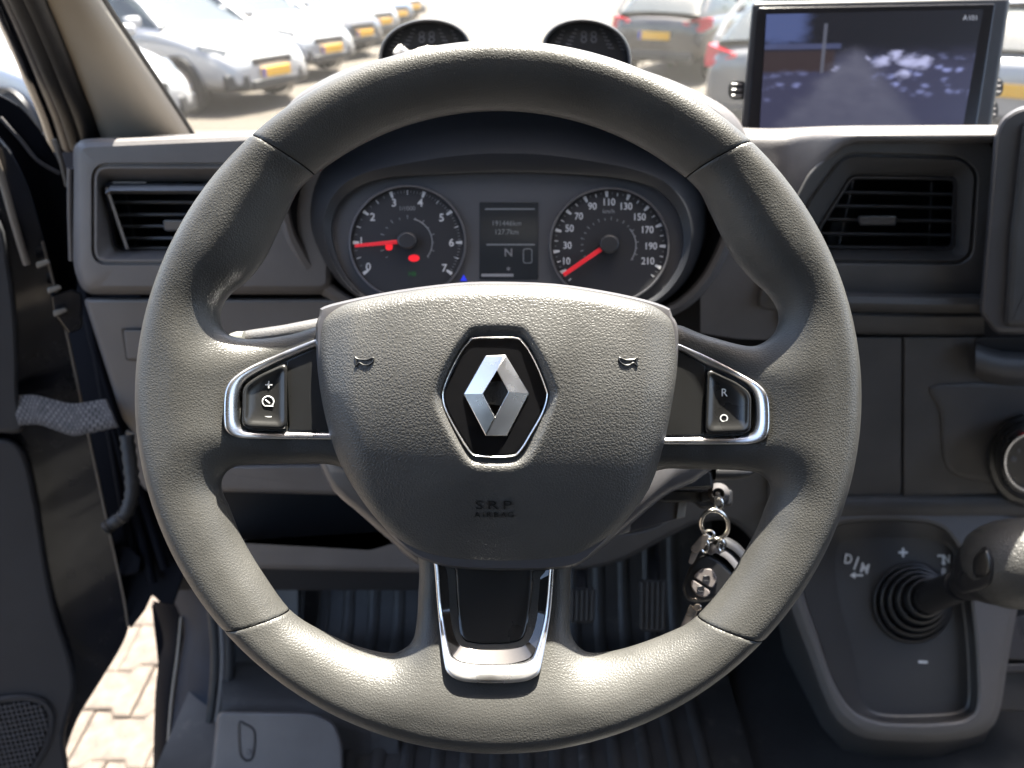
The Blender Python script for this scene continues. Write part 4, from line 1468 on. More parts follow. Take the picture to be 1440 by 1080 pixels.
panel('shift_marking', [(1263.5, 775.4), (1268.4, 775.4), (1268.4, 770.5), (1271.6, 770.5), (1271.6, 775.4), (1276.5, 775.4), (1276.5, 778.6), (1271.6, 778.6), (1271.6, 783.5), (1268.4, 783.5), (1268.4, 778.6), (1263.5, 778.6)], ('d', GD + .0160), .002, .2, M_WHITE, gc, rm=.0002)
panel('shift_marking', [(1291.5, 928.8), (1304.5, 929.4), (1304.5, 933.2), (1291.5, 932.6)], ('d', GD + .0165), .0012, .2, M_WHITE, gc, rm=.0002)
text('shift_marking', 'N', 1331, 786, 12, GT, M_WHITE, gc, th=.0004, thick=.015, sx=.8)
panel('shift_arrow', [(1318, 780), (1328, 780), (1328, 791), (1331, 791), (1327, 796), (1323, 791), (1325, 791), (1325, 783), (1318, 783)], ('d', GD + .0166), .0008, .2, M_WHITE, gc, rm=.0002)
text('shift_marking', 'R', 1328, 804, 10, GT, M_WHITE, gc, th=.0004, thick=.015)
# flank of the console towards the footwell, and the box to its right
fk = []
for u in (0, 1):
    fk.append(put([(1108, 800), (1118, 851), (1142, 915), (1168, 983), (1196, 1022), (1250, 1034), (1330, 1036), (1400, 1010), (1425, 870)], ('d', GD + .02 + .25 * u)))
fk[1][:, 2] -= .1
loft('console_flank', fk, M_GEAR, gc, closed=False, sharp=60)
tray = root('storage_tray', (at_d((1450, 960), 1.0)[0][0], at_d((1450, 960), 1.0)[0][1], FLOOR_Z), 'grey storage bin with a bottle-shaped insert beside the gear console', 'storage tray')
panel('bin', rounded([(1406, 868), (1500, 860), (1500, 1000), (1392, 1000)], 6, 3), ('d', .99), .05, 3, M_GEAR, tray, rm=.004)
panel('insert', rounded([(1418, 868), (1428, 868), (1440, 900), (1460, 930), (1412, 928)], 6, 3), ('d', .975), .03, 3, M_SMOOTH, tray, rm=.006)
panel('bin_edge', rounded([(1410, 934), (1500, 930), (1500, 944), (1408, 946)], 3, 3), ('d', .975), .03, 2, M_SMOOTH, tray, rm=.004)
lev = root('gear_lever', at_d((1285, 850), GD + .01)[0], 'gear lever with rubber bellows and grained grey knob with a side button', 'gear lever')
M_BOOT = material('rubber_bellows', (.026, .027, .03), .38, mottle=(50, .12))
rings = [(1284, 848, 55, 56, .8875), (1288, 846, 49, 49, .879), (1292, 845, 41.5, 42, .871), (1297, 843, 34, 34, .863), (1303, 841, 26, 27, .855)]
loops = []
for i, (x, y, rx_, ry_, d_) in enumerate(rings):
    e_ = ellipse(x, y, rx_, ry_, 48)
    loops += [put(offset(e_, -1.5), ('d', d_ + .030)), put(offset(e_, -1.5), ('d', d_ + .028)), put(offset(e_, 0), ('d', d_ + .0245)), put(offset(e_, 2.4), ('d', d_ + .0235)), put(offset(e_, 4.2), ('d', d_ + .026)), put(offset(e_, 5.2), ('d', d_ + .031))]
loops.append(put(ellipse(1304, 840, 15, 16, 48), ('d', .872)))
loft('bellows', loops, M_BOOT, lev, sharp=80)
tube('shaft', np.vstack([put([(1303, 841)], ('d', .885)), put([(1325, 833)], ('d', .855)), put([(1350, 823)], ('d', .812))]), [.0185, .017, .0165], M_BLACK, lev, n=24)
# knob: silhouette stations along its axis
st = [((1352, 825), 18, .812), ((1360, 821), 24, .803), ((1374, 813), 35, .790), ((1388, 806), 46, .777), ((1404, 799), 55, .764), ((1420, 794), 60, .75), ((1445, 790), 60, .74), ((1475, 788), 56, .73), ((1500, 786), 40, .725), ((1512, 786), 16, .722)]
M_KNOB = material('grained_gear_knob', (.05, .049, .047), .42, spec=.55, grain=(.0026, .5, .3), mottle=(25, .1))


def knob_piece(name, a_, b_, mat, grow=1.0):
    pp = np.vstack([put([c_], ('d', d_)) for c_, r_, d_ in st])
    rr_ = np.array([r_ * d_ / F_PX for c_, r_, d_ in st])
    pf = catmull(np.c_[pp, rr_], 6, False)[a_:b_]
    return tube(name, pf[:, :3], pf[:, 3] * grow, mat, lev, n=40)


knob_piece('collar', 0, 27, M_BLACK)
knob_piece('knob', 26, 200, M_KNOB, 1.02)
# smooth dark collar panel with the button on the knob's near side
cp = catmull([(1346, 812), (1357, 797), (1378, 772), (1391, 770), (1399, 790), (1397, 815), (1386, 827), (1356, 834), (1348, 828)], 5)
dk = lambda px, py: np.interp(px, [1335, 1360, 1385, 1410], [.776, .749, .728, .712])
panel('button_surround', cp, ('d', dk), .04, 6, M_BLACK, lev, rm=.008)
panel('button', catmull([(1366, 790), (1378, 774), (1389, 775), (1394, 792), (1390, 808), (1370, 812)], 5), ('d', lambda px, py: dk(px, py) - .002), .01, 5, M_BTN, lev, rm=.004)

# ================================================================== heater knob
hk = root('heater_knob', at_y((1448, 645), .70)[0], 'round black heater knob with silver ring and red mark', 'knob')
hb = ellipse(1449, 648, 60, 66, 64)
loft('base', [put(offset(hb, -2), yy(.702)), put(hb, yy(.692)), put(offset(hb, 3), yy(.688)), put(offset(hb, 10), yy(.687)), put(offset(hb, 14), yy(.672)), put(offset(hb, 18), yy(.666))], M_BTN, hk, cap1=True)
hb2 = ellipse(1452, 651, 41, 43, 64)
loft('silver_ring', [put(hb2, yy(.670)), put(hb2, yy(.656)), put(offset(hb2, 1.5), yy(.653)), put(offset(hb2, 4), yy(.653)), put(offset(hb2, 5), yy(.656))], M_CHROME, hk)
panel('dial', offset(hb2, 4), yy(.656), .01, 2, M_BTN, hk, rm=.001)
M_REDP = material('red_paint_mark', (.62, .03, .025), .45)
panel('red_mark', [(1434, 611), (1440, 608), (1446, 622), (1441, 624)], yy(.662), .004, .5, M_REDP, hk, rm=.0006)
text('dial_figure', '0', 1433, 634, 6, yy(.6555), M_NUMD, hk, th=.0003)
text('dial_figure', 'III', 1426, 646, 7, yy(.6555), M_NUMD, hk, th=.0003, rot=.4)

# ================================================================== footwell: mat, toe board, pedals, box
toe = root('floor_mat', (-.05, .98, FLOOR_Z), 'ribbed black rubber mat running up the toe board under the dash', 'floor mat')
zt_ = FLOOR_Z + .015
base = [np.array([[-.50, y_, z_], [.34, y_, z_]]) for y_, z_ in ((.30, zt_), (.62, zt_), (.80, zt_ + .004), (.88, zt_ + .03), (1.0, zt_ + .20), (1.02, zt_ + .32))]
fine = catmull(np.vstack([b_[0] for b_ in base]), 4, False)
rows = [np.array([[-.50, q[1], q[2]], [-.08, q[1], q[2]], [.34, q[1], q[2]]]) for q in fine]
loft('mat_sheet', rows, M_MAT, toe, closed=False, sharp=60)
for x in np.arange(-.40, .30, .042):
    path = np.array([[x, q[1], q[2] + .002] for q in fine[2:-1]])
    tube('mat_rib', path, .010, M_MAT, toe, n=8, flat=.45)
tube('mat_loop_rib', np.array([[-.455, .80, zt_ + .01], [-.455, .95, zt_ + .135], [-.435, .985, zt_ + .18], [-.415, .95, zt_ + .135], [-.415, .80, zt_ + .01]]), .006, M_MAT, toe, n=8)


def pedal(name, label, poly, d, arm):
    r = root(name, at_d(np.mean(poly, 0), d)[0], label, 'pedal', None)
    p = rounded(poly, 6, 3)
    panel('pad', p, ('d', d), .012, 2, M_RUBBER, r, rm=.003)
    x0, x1 = min(q[0] for q in poly) + 5, max(q[0] for q in poly) - 5
    y0, y1 = min(q[1] for q in poly) + 4, max(q[1] for q in poly) - 4
    for x in np.linspace(x0, x1, 5):
        tube('pad_rib', put([(x, y0), (x - 1, y1)], ('d', d - .001)), .0022, M_RUBBER, r, n=6)
    tube('arm', np.vstack([put([np.mean(poly, 0)], ('d', d + .012)), put([arm], ('d', d + .13))]), .009, M_BLACK, r, n=10)


pedal('brake_pedal', 'ribbed black brake pedal nearest the steering column', [(800, 826), (838, 826), (836, 876), (800, 876)], .93, (815, 740))
pedal('accelerator_pedal', 'tall ribbed black accelerator pedal below the hanging keys', [(898, 815), (938, 815), (936, 888), (902, 888)], .94, (920, 730))
fb = root('fuse_box_cover', (-.38, .62, FLOOR_Z), 'grey moulded box cover with a screw recess on the floor by the sill', 'box cover')
FBP = rounded([(306, 1000), (440, 1002), (470, 1015), (482, 1045), (484, 1130), (292, 1130)], 12, 5)
panel('cover', FBP, ('d', 1.0), .10, 5, M_DASH, fb, rm=.008)
rc = catmull([(336, 1016), (345, 1018), (358, 1028), (358, 1056), (354, 1068), (346, 1070), (338, 1062), (336, 1045)], 4)
loft('screw_recess', [put(offset(rc, -1), ('d', .9995)), put(offset(rc, 1), ('d', .9985)), put(offset(rc, 3), ('d', 1.001))], M_BLACK, fb, cap1=True)
panel('screw', ellipse(349, 1058, 5, 5, 14), ('d', .9985), .003, 1.2, M_SMOOTH, fb, rm=.001)
hump = root('carpet_step', (-.38, .74, FLOOR_Z), 'textured charcoal carpet step behind the box cover', 'carpet')
cr = []
for py, d_ in ((930, 1.16), (942, 1.12), (956, 1.10), (978, 1.07), (992, 1.06), (1012, 1.06), (1060, 1.05)):
    cr.append(put([(312, py), (420, py + 2), (560, py + 30)], ('d', d_)))
loft('carpet', cr, M_CARPET, hump, closed=False, sharp=60)

# ================================================================== door sill and frame of the opening
sill = root('door_sill', (-.58, .75, FLOOR_Z - .1), 'worn door sill with black seal and scuffed blue-grey paint beside the footwell', 'door sill')


def strip(name, left, right, dl, dr, mat, parent, mid=0.0):
    l_, r_ = catmull(left, 6, False), catmull(right, 6, False)
    rows = []
    for u in (0, .25, .5, .75, 1):
        p = l_ + (r_ - l_) * u
        d_ = dl + (dr - dl) * u - mid * (1 - (2 * u - 1) ** 2)
        rows.append(put(p, ('d', d_)))
    return loft(name, rows, mat, parent, closed=False, sharp=60)


strip('black_edge', [(214, 845), (226, 880), (230, 905), (224, 930), (218, 980), (215, 1100)], [(246, 850), (256, 880), (252, 920), (243, 980), (238, 1030), (236, 1100)], 1.20, 1.17, M_JAMB, sill, .006)
tube('edge_bead', put(catmull([(255, 868), (250, 920), (242, 980), (237, 1040), (234, 1100)], 5, False), ('d', 1.162)), .0022, M_PILLAR, sill, n=8)
strip('painted_step', [(236, 830), (258, 880), (252, 930), (244, 990), (238, 1040), (236, 1100)], [(288, 830), (300, 870), (300, 930), (296, 990), (288, 1040), (280, 1100)], 1.165, 1.12, M_SILL, sill, .004)
for k, (dx, m_, rr_) in enumerate(((0, M_RUBBER, .008), (10, M_SMOOTH, .006), (19, M_RUBBER, .008))):
    tube('door_seal', put(catmull([(292 + dx * .6, 800), (298 + dx, 850), (303 + dx, 890), (304 + dx, 940), (300 + dx * .9, 990), (292 + dx * .8, 1040), (280 + dx * .8, 1100)], 5, False), ('d', 1.105)), rr_, m_, sill, n=10)
panel('inner_side', [(300, 780), (420, 780), (420, 960), (318, 960)], ('d', 1.17), .02, 2, M_DASHD, sill)
panel('lower_skirt', [(213, 850), (246, 850), (260, 900), (300, 940), (300, 1130), (213, 1130), (222, 930)], ('d', 1.215), .03, 2, M_JAMB, sill)
# side wall of the cab between door opening and dash
jamb = root('door_jamb', (-.56, .86, FLOOR_Z), 'black painted door jamb in the gap between door and dashboard', 'door jamb')
panel('jamb_skin', [(-40, 190), (140, 185), (200, 420), (240, 620), (262, 800), (244, 852), (228, 850), (214, 836), (204, 858), (184, 884), (100, 700), (20, 420)], ('d', 1.0), .02, 2, M_JAMB, jamb)
bx_ = [(-.61, 1.13, .55), (-.39, 1.13, .55), (-.39, 1.13, 1.46), (-.61, 1.13, 1.46), (-.61, .93, .55), (-.39, .93, .55), (-.39, .93, 1.48), (-.61, .93, 1.48)]
box_w('hinge_pillar', bx_, M_JAMB, jamb, .01)
for xa, xb in (((92, 250), (190, 800)), ((112, 400), (215, 820)), ((128, 470), (232, 800))):
    tube('jamb_fold', put([xa, ((xa[0] + xb[0]) / 2, (xa[1] + xb[1]) / 2), xb], ('d', .985)), .006, M_JAMB, jamb, n=8)
cable = catmull([(178, 612), (183, 650), (186, 690), (178, 720), (160, 735), (150, 742)], 6, False)
tube('cable_sleeve', put(cable, ('d', .80)), (.0075 + .001 * np.sin(np.arange(len(cable)) * 2.6)), M_RUBBER, jamb, n=12)

# ================================================================== open van door
door = root('van_door', at_d((170, 900), .99)[0], 'open black van door with speaker grille low on its trim panel', 'door')
DO = catmull([(-120, 140), (-20, 178), (30, 235), (62, 330), (95, 470), (128, 620), (160, 760), (178, 850), (181, 880), (170, 910), (140, 960), (110, 1010), (92, 1060), (80, 1120), (-120, 1120)], 5)
# plane of the open door: hinge edge near, swinging out to the left
DN = np.array([-.5, .866, 0.0])
DK = float((at_d((180, 880), 1.0)[0] - CAM) @ DN)


def dd_(px, py):
    return DK / (rays(np.stack([np.asarray(px, float), np.asarray(py, float)], -1)) @ DN)


panel('door_skin', DO, ('d', lambda px, py: dd_(px, py) + .012), .05, 4, M_PAINT, door, rm=.006)
trim = catmull([(-120, 600), (-20, 612), (30, 628), (52, 700), (66, 790), (80, 860), (102, 930), (106, 975), (92, 1030), (78, 1120), (-120, 1120)], 5)
panel('trim_panel', trim, ('d', lambda px, py: dd_(px, py) - .01), .02, 8, M_DOORTRIM, door, rm=.012)
trim2 = catmull([(-120, 300), (-10, 300), (14, 380), (24, 470), (26, 560), (32, 606), (-20, 606), (-120, 590)], 5)
panel('upper_trim', trim2, ('d', lambda px, py: dd_(px, py) - .012), .02, 6, M_DOORTRIM, door, rm=.010)
gr_o = catmull([(-90, 1000), (0, 988), (40, 986), (62, 994), (69, 1015), (60, 1050), (40, 1085), (20, 1120), (-90, 1120)], 5)
pg = ('d', lambda px, py: dd_(px, py) - .012)
ga = around(gr_o, (-10, 1055), 72)
loft('speaker_ring', [put(offset(ga, -9), pg), put(offset(ga, -5), shift(pg, -.003)), put(offset(ga, -1), shift(pg, -.003)), put(ga, shift(pg, .002))], M_DOORTRIM, door)
M_GRILLE = material('speaker_mesh', (.07, .07, .076), .45)
sg = panel('speaker_grille', ga, shift(pg, .001), .002, 1, M_VOID, door, rm=.0005)
for k in range(-14, 24):
    p0, p1 = np.array((-60 + k * 7, 980)), np.array((-60 + k * 7 + 42, 1120))
    t_ = np.linspace(0, 1, 40)[:, None]
    ln_ = p0 + (p1 - p0) * t_
    inside = [q for q in ln_ if sdf(ga, np.array([q[0]]), np.array([q[1]]))[0] > 1]
    if len(inside) > 2:
        tube('grille_bar', put([inside[0], inside[-1]], shift(pg, -.0005)), .0011, M_GRILLE, sg, n=5)
for k in range(0, 20):
    p0, p1 = np.array((-90, 990 + k * 7)), np.array((80, 960 + k * 7))
    ln_ = p0 + (p1 - p0) * np.linspace(0, 1, 40)[:, None]
    inside = [q for q in ln_ if sdf(ga, np.array([q[0]]), np.array([q[1]]))[0] > 1]
    if len(inside) > 2:
        tube('grille_bar', put([inside[0], inside[-1]], shift(pg, -.0003)), .0011, M_GRILLE, sg, n=5)
M_EDGE = material('beige_seal_and_lit_edge', (.14, .12, .10), .5)  # beige of the seals, also the painted sunlight on the door edge
tube('sunlit_door_edge', put(catmull([(60, 340), (66, 362), (92, 460), (122, 600), (150, 730), (172, 830), (180, 880)], 5, False), ('d', lambda px, py: dd_(px, py) + .005)), .0016, M_EDGE, door, n=8)  # light tube paints the highlight along the sunlit door edge
tube('window_seal', put(catmull([(-6, 225), (8, 270), (22, 320), (34, 360), (38, 372)], 5, False), ('d', lambda px, py: dd_(px, py) - .012)), .0035, M_EDGE, door, n=8)
for (x, y) in ((60, 372), (76, 408), (84, 440)):
    panel('hinge_bolt', rounded([(x - 10, y - 3), (x + 8, y - 8), (x + 12, y - 2), (x - 8, y + 6)], 3, 3), ('d', lambda px, py: dd_(px, py) - .012), .01, 2, M_BARE, door, rm=.002)
panel('hinge', rounded([(70, 415), (98, 405), (116, 412), (116, 462), (96, 470), (74, 440)], 5, 3), ('d', lambda px, py: dd_(px, py) - .004), .05, 4, M_PAINT, door, rm=.004)
panel('hinge', rounded([(150, 770), (180, 768), (200, 785), (196, 806), (166, 812), (152, 795)], 5, 3), ('d', .97), .05, 4, M_JAMB, door, rm=.004)

wf = catmull([(-160, 110), (-40, 122), (14, 140), (46, 170), (74, 212), (96, 262), (104, 320), (106, 420), (60, 440), (40, 330), (-160, 330)], 5)
panel('window_corner', wf, ('d', lambda px, py: dd_(px, py) + .03), .02, 3, M_JAMB, door, rm=.003)
tube('window_line', put(catmull([(0, 165), (28, 196), (52, 225), (84, 244)], 5, False), ('d', lambda px, py: dd_(px, py) + .027)), .0022, M_SMOOTH, door, n=6)
tube('frame_edge', put([(76, 196), (86, 226), (95, 262)], ('d', lambda px, py: dd_(px, py) + .024)), .003, M_EDGE, door, n=6)
# woven check strap
M_STRAP = bpy.data.materials.new('woven_grey_strap')
M_STRAP.use_nodes = True
nt = M_STRAP.node_tree
b_ = nt.nodes['Principled BSDF']
b_.inputs['Roughness'].default_value = .85
tc_ = nt.nodes.new('ShaderNodeTexCoord')
br = nt.nodes.new('ShaderNodeTexBrick')
br.inputs['Scale'].default_value = 1
br.inputs['Color1'].default_value = (.15, .14, .14, 1)
br.inputs['Color2'].default_value = (.09, .085, .088, 1)
br.inputs['Mortar'].default_value = (.02, .02, .022, 1)
br.inputs['Mortar Size'].default_value = .006
br.inputs['Brick Width'].default_value = .045
br.inputs['Row Height'].default_value = .12
nt.links.new(tc_.outputs['UV'], br.inputs['Vector'])
nt.links.new(br.outputs['Color'], b_.inputs['Base Color'])
bp_ = nt.nodes.new('ShaderNodeBump')
bp_.inputs['Strength'].default_value = .8
bp_.inputs['Distance'].default_value = .001
bp_.invert = True
nt.links.new(br.outputs['Fac'], bp_.inputs['Height'])
nt.links.new(bp_.outputs['Normal'], b_.inputs['Normal'])
up_e = catmull([(14, 557), (36, 555), (52, 556), (76, 562), (98, 567), (116, 566), (140, 562), (148, 561)], 6, False)
lo_e = catmull([(26, 598), (46, 597), (58, 598), (80, 606), (102, 613), (118, 611), (150, 604), (166, 601)], 6, False)
rows = []
for u in (0, .33, .67, 1):
    rows.append(put(up_e + (lo_e - up_e) * u, ('d', .80)))
strap = loft('door_strap', rows, M_STRAP, None, closed=False, sharp=None)
nn = len(up_e)
ul = strap.data.uv_layers.new(name='UVMap')
for lp in strap.data.loops:
    i_ = lp.vertex_index
    ul.data[lp.index].uv = ((i_ % nn) / nn, (i_ // nn) / 3)
so = strap.modifiers.new('thickness', 'SOLIDIFY')
so.thickness = .0022
tag(strap, 'frayed grey woven strap tying the door to the dashboard side', 'strap')

# ================================================================== windscreen pillar and glass
pil = root('windscreen_pillar', at_y((190, 190), .80)[0], 'beige-grey plastic windscreen pillar trim rising beside the left vent', 'pillar')


def pd(px, py):
    return .80 - (190 - py) * .00115


pl_ = [(16, -90), (58, 0), (84, 60), (104, 110), (124, 160), (138, 205)]
pr_ = [(90, -90), (145, 0), (185, 60), (220, 112), (252, 160), (275, 196)]
l_, r_ = catmull(pl_, 5, False), catmull(pr_, 5, False)
rows = []
for u, dz in ((0, .03), (.05, .012), (.15, .002), (.3, -.004), (.5, -.006), (.7, -.002), (.85, .008), (.95, .02), (1, .035)):
    p = l_ + (r_ - l_) * u
    rows.append(put(p, ('d', lambda px, py: pd(px, py) + dz)))
loft('pillar_cover', rows, M_PILLAR, pil, closed=False, sharp=70)
for (dx, rr_, m_) in ((-8, .010, M_RUBBER), (-26, .011, M_RUBBER), (-40, .009, M_SMOOTH), (-56, .010, M_PAINT)):
    tube('pillar_seal', put(l_ + [dx, 0], ('d', lambda px, py: pd(px, py) + .012 - dx * .0003)), rr_, m_, pil, n=10)
tube('glass_edge_seal', put(r_ + [1, 0], ('d', lambda px, py: pd(px, py) + .035)), .0028, M_RUBBER, pil, n=8)

M_WIND = glass_sheet('windscreen_glass', (.87, .87, .855), .0, .09)
wb = at_y([(250, 205)], 1.06)[0]
z_b = CAM_H - .215
gl_v = [(-.60, 1.10, z_b), (1.45, 1.10, z_b), (1.35, .47, CAM_H + .52), (-.50, .47, CAM_H + .52)]
gw = np.array(gl_v)
gw2 = gw + np.array([0, .0035, .0035])
wind = box_w('windscreen', np.vstack([gw2, gw]), M_WIND, None)
tag(wind, 'clear raked windscreen above the dashboard', 'windscreen')

# ================================================================== ground outside
def paving_material():
    m = bpy.data.materials.new('block_paving')
    m.use_nodes = True
    nt = m.node_tree
    b = nt.nodes['Principled BSDF']
    b.inputs['Roughness'].default_value = .85
    tc = nt.nodes.new('ShaderNodeTexCoord')
    br = nt.nodes.new('ShaderNodeTexBrick')
    br.inputs['Scale'].default_value = 1
    br.inputs['Brick Width'].default_value = .2
    br.inputs['Row Height'].default_value = .145
    br.inputs['Mortar Size'].default_value = .006
    br.inputs['Color1'].default_value = (.050, .040, .028, 1)
    br.inputs['Color2'].default_value = (.043, .034, .024, 1)
    br.inputs['Mortar'].default_value = (.032, .026, .02, 1)
    nt.links.new(tc.outputs['Object'], br.inputs['Vector'])
    n = nt.nodes.new('ShaderNodeTexNoise')
    n.inputs['Scale'].default_value = .6
    n.inputs['Detail'].default_value = 6
    nt.links.new(tc.outputs['Object'], n.inputs['Vector'])
    r = nt.nodes.new('ShaderNodeMapRange')
    r.inputs['To Min'].default_value = .75
    r.inputs['To Max'].default_value = 1.25
    nt.links.new(n.outputs['Fac'], r.inputs['Value'])
    mx = nt.nodes.new('ShaderNodeMix')
    mx.data_type = 'RGBA'
    mx.blend_type = 'MULTIPLY'
    mx.inputs['Factor'].default_value = 1
    nt.links.new(br.outputs['Color'], mx.inputs['A'])
    nt.links.new(r.outputs['Result'], mx.inputs['B'])
    nt.links.new(mx.outputs['Result'], b.inputs['Base Color'])
    return m


M_PAVE = paving_material()
M_PAVER = material('sandy_concrete_paver', (.056, .0435, .033), .85, mottle=(28, .4), grain=(.004, .5))
gv = np.array([(-150, -150, -.03), (150, -150, -.03), (150, 250, -.03), (-150, 250, -.03)])
ground = mesh_obj('ground', gv, [(0, 1, 2, 3)], M_PAVE, None)
ground['kind'] = 'structure'
bL, bB, bC = .2, .145, .011
half = [(0, bB / 2 + bC), (bL * .22, bB / 2 + bC), (bL * .30, bB / 2 - bC), (bL * .70, bB / 2 - bC), (bL * .78, bB / 2 + bC), (bL, bB / 2 + bC)]
pv = np.array(half + [(x, -y) for x, y in half[::-1]]) - (bL / 2, 0)
pv = offset(pv, .002)
pv2 = offset(pv, .006)
npv = len(pv)
vv = np.vstack([np.c_[pv, np.full(npv, -.045)], np.c_[pv, np.full(npv, -.004)], np.c_[pv2, np.zeros(npv)]])
ff = grid_faces(3, npv, True) + [tuple(range(2 * npv, 3 * npv))]
proto = None
for i in range(9):
    for j in range(13):
        x = -1.62 + i * bL + (bL / 2 if j % 2 else 0)
        y = .62 + j * bB
        if proto is None:
            proto = mesh_obj('paver', vv, ff, M_PAVER, ground, 30)
            o = proto
        else:
            o = proto.copy()
            COL.objects.link(o)
            o.parent = ground
        o.location = (x, y, random.uniform(-.003, .003))
        o.rotation_euler = (random.uniform(-.008, .008), random.uniform(-.008, .008), 0)

# ================================================================== parked cars
M_TYRE = material('tyre_rubber', (.015, .015, .015), .8)
M_ALLOY = material('alloy_rim', (.5, .5, .52), .3, metal=.8)
M_CARGLASS = material('car_window_glass', (.03, .04, .045), .06, spec=.7)
M_LAMP = material('headlamp_lens', (.09, .095, .10), .1, spec=.7)
M_TAIL = material('tail_lamp_red', (.55, .01, .03), .2, spec=.6)
M_PLATE = material('yellow_number_plate', (.75, .40, .03), .5)
M_EUBLUE = material('plate_blue_band', (.02, .05, .4), .5)
M_CARBLK = material('car_black_trim', (.015, .015, .016), .5)


def paint(name, c):
    return material(name, c, .25, spec=.5, coat=1.0)


PAINTS = {'white': paint('white_car_paint', (.34, .34, .34)), 'silver': paint('silver_car_paint', (.22, .225, .235)), 'grey': paint('grey_car_paint', (.06, .062, .068)),
          'black': paint('black_car_paint', (.02, .02, .023)), 'blue': paint('blue_grey_car_paint', (.07, .1, .15)), 'steel': paint('steel_grey_car_paint', (.12, .122, .125)), 'pearl': paint('pearl_white_car_paint', (.28, .285, .29))}


def subdiv(o, n=2):
    m = o.modifiers.new('subdivision', 'SUBSURF')
    m.levels = n
    m.render_levels = n


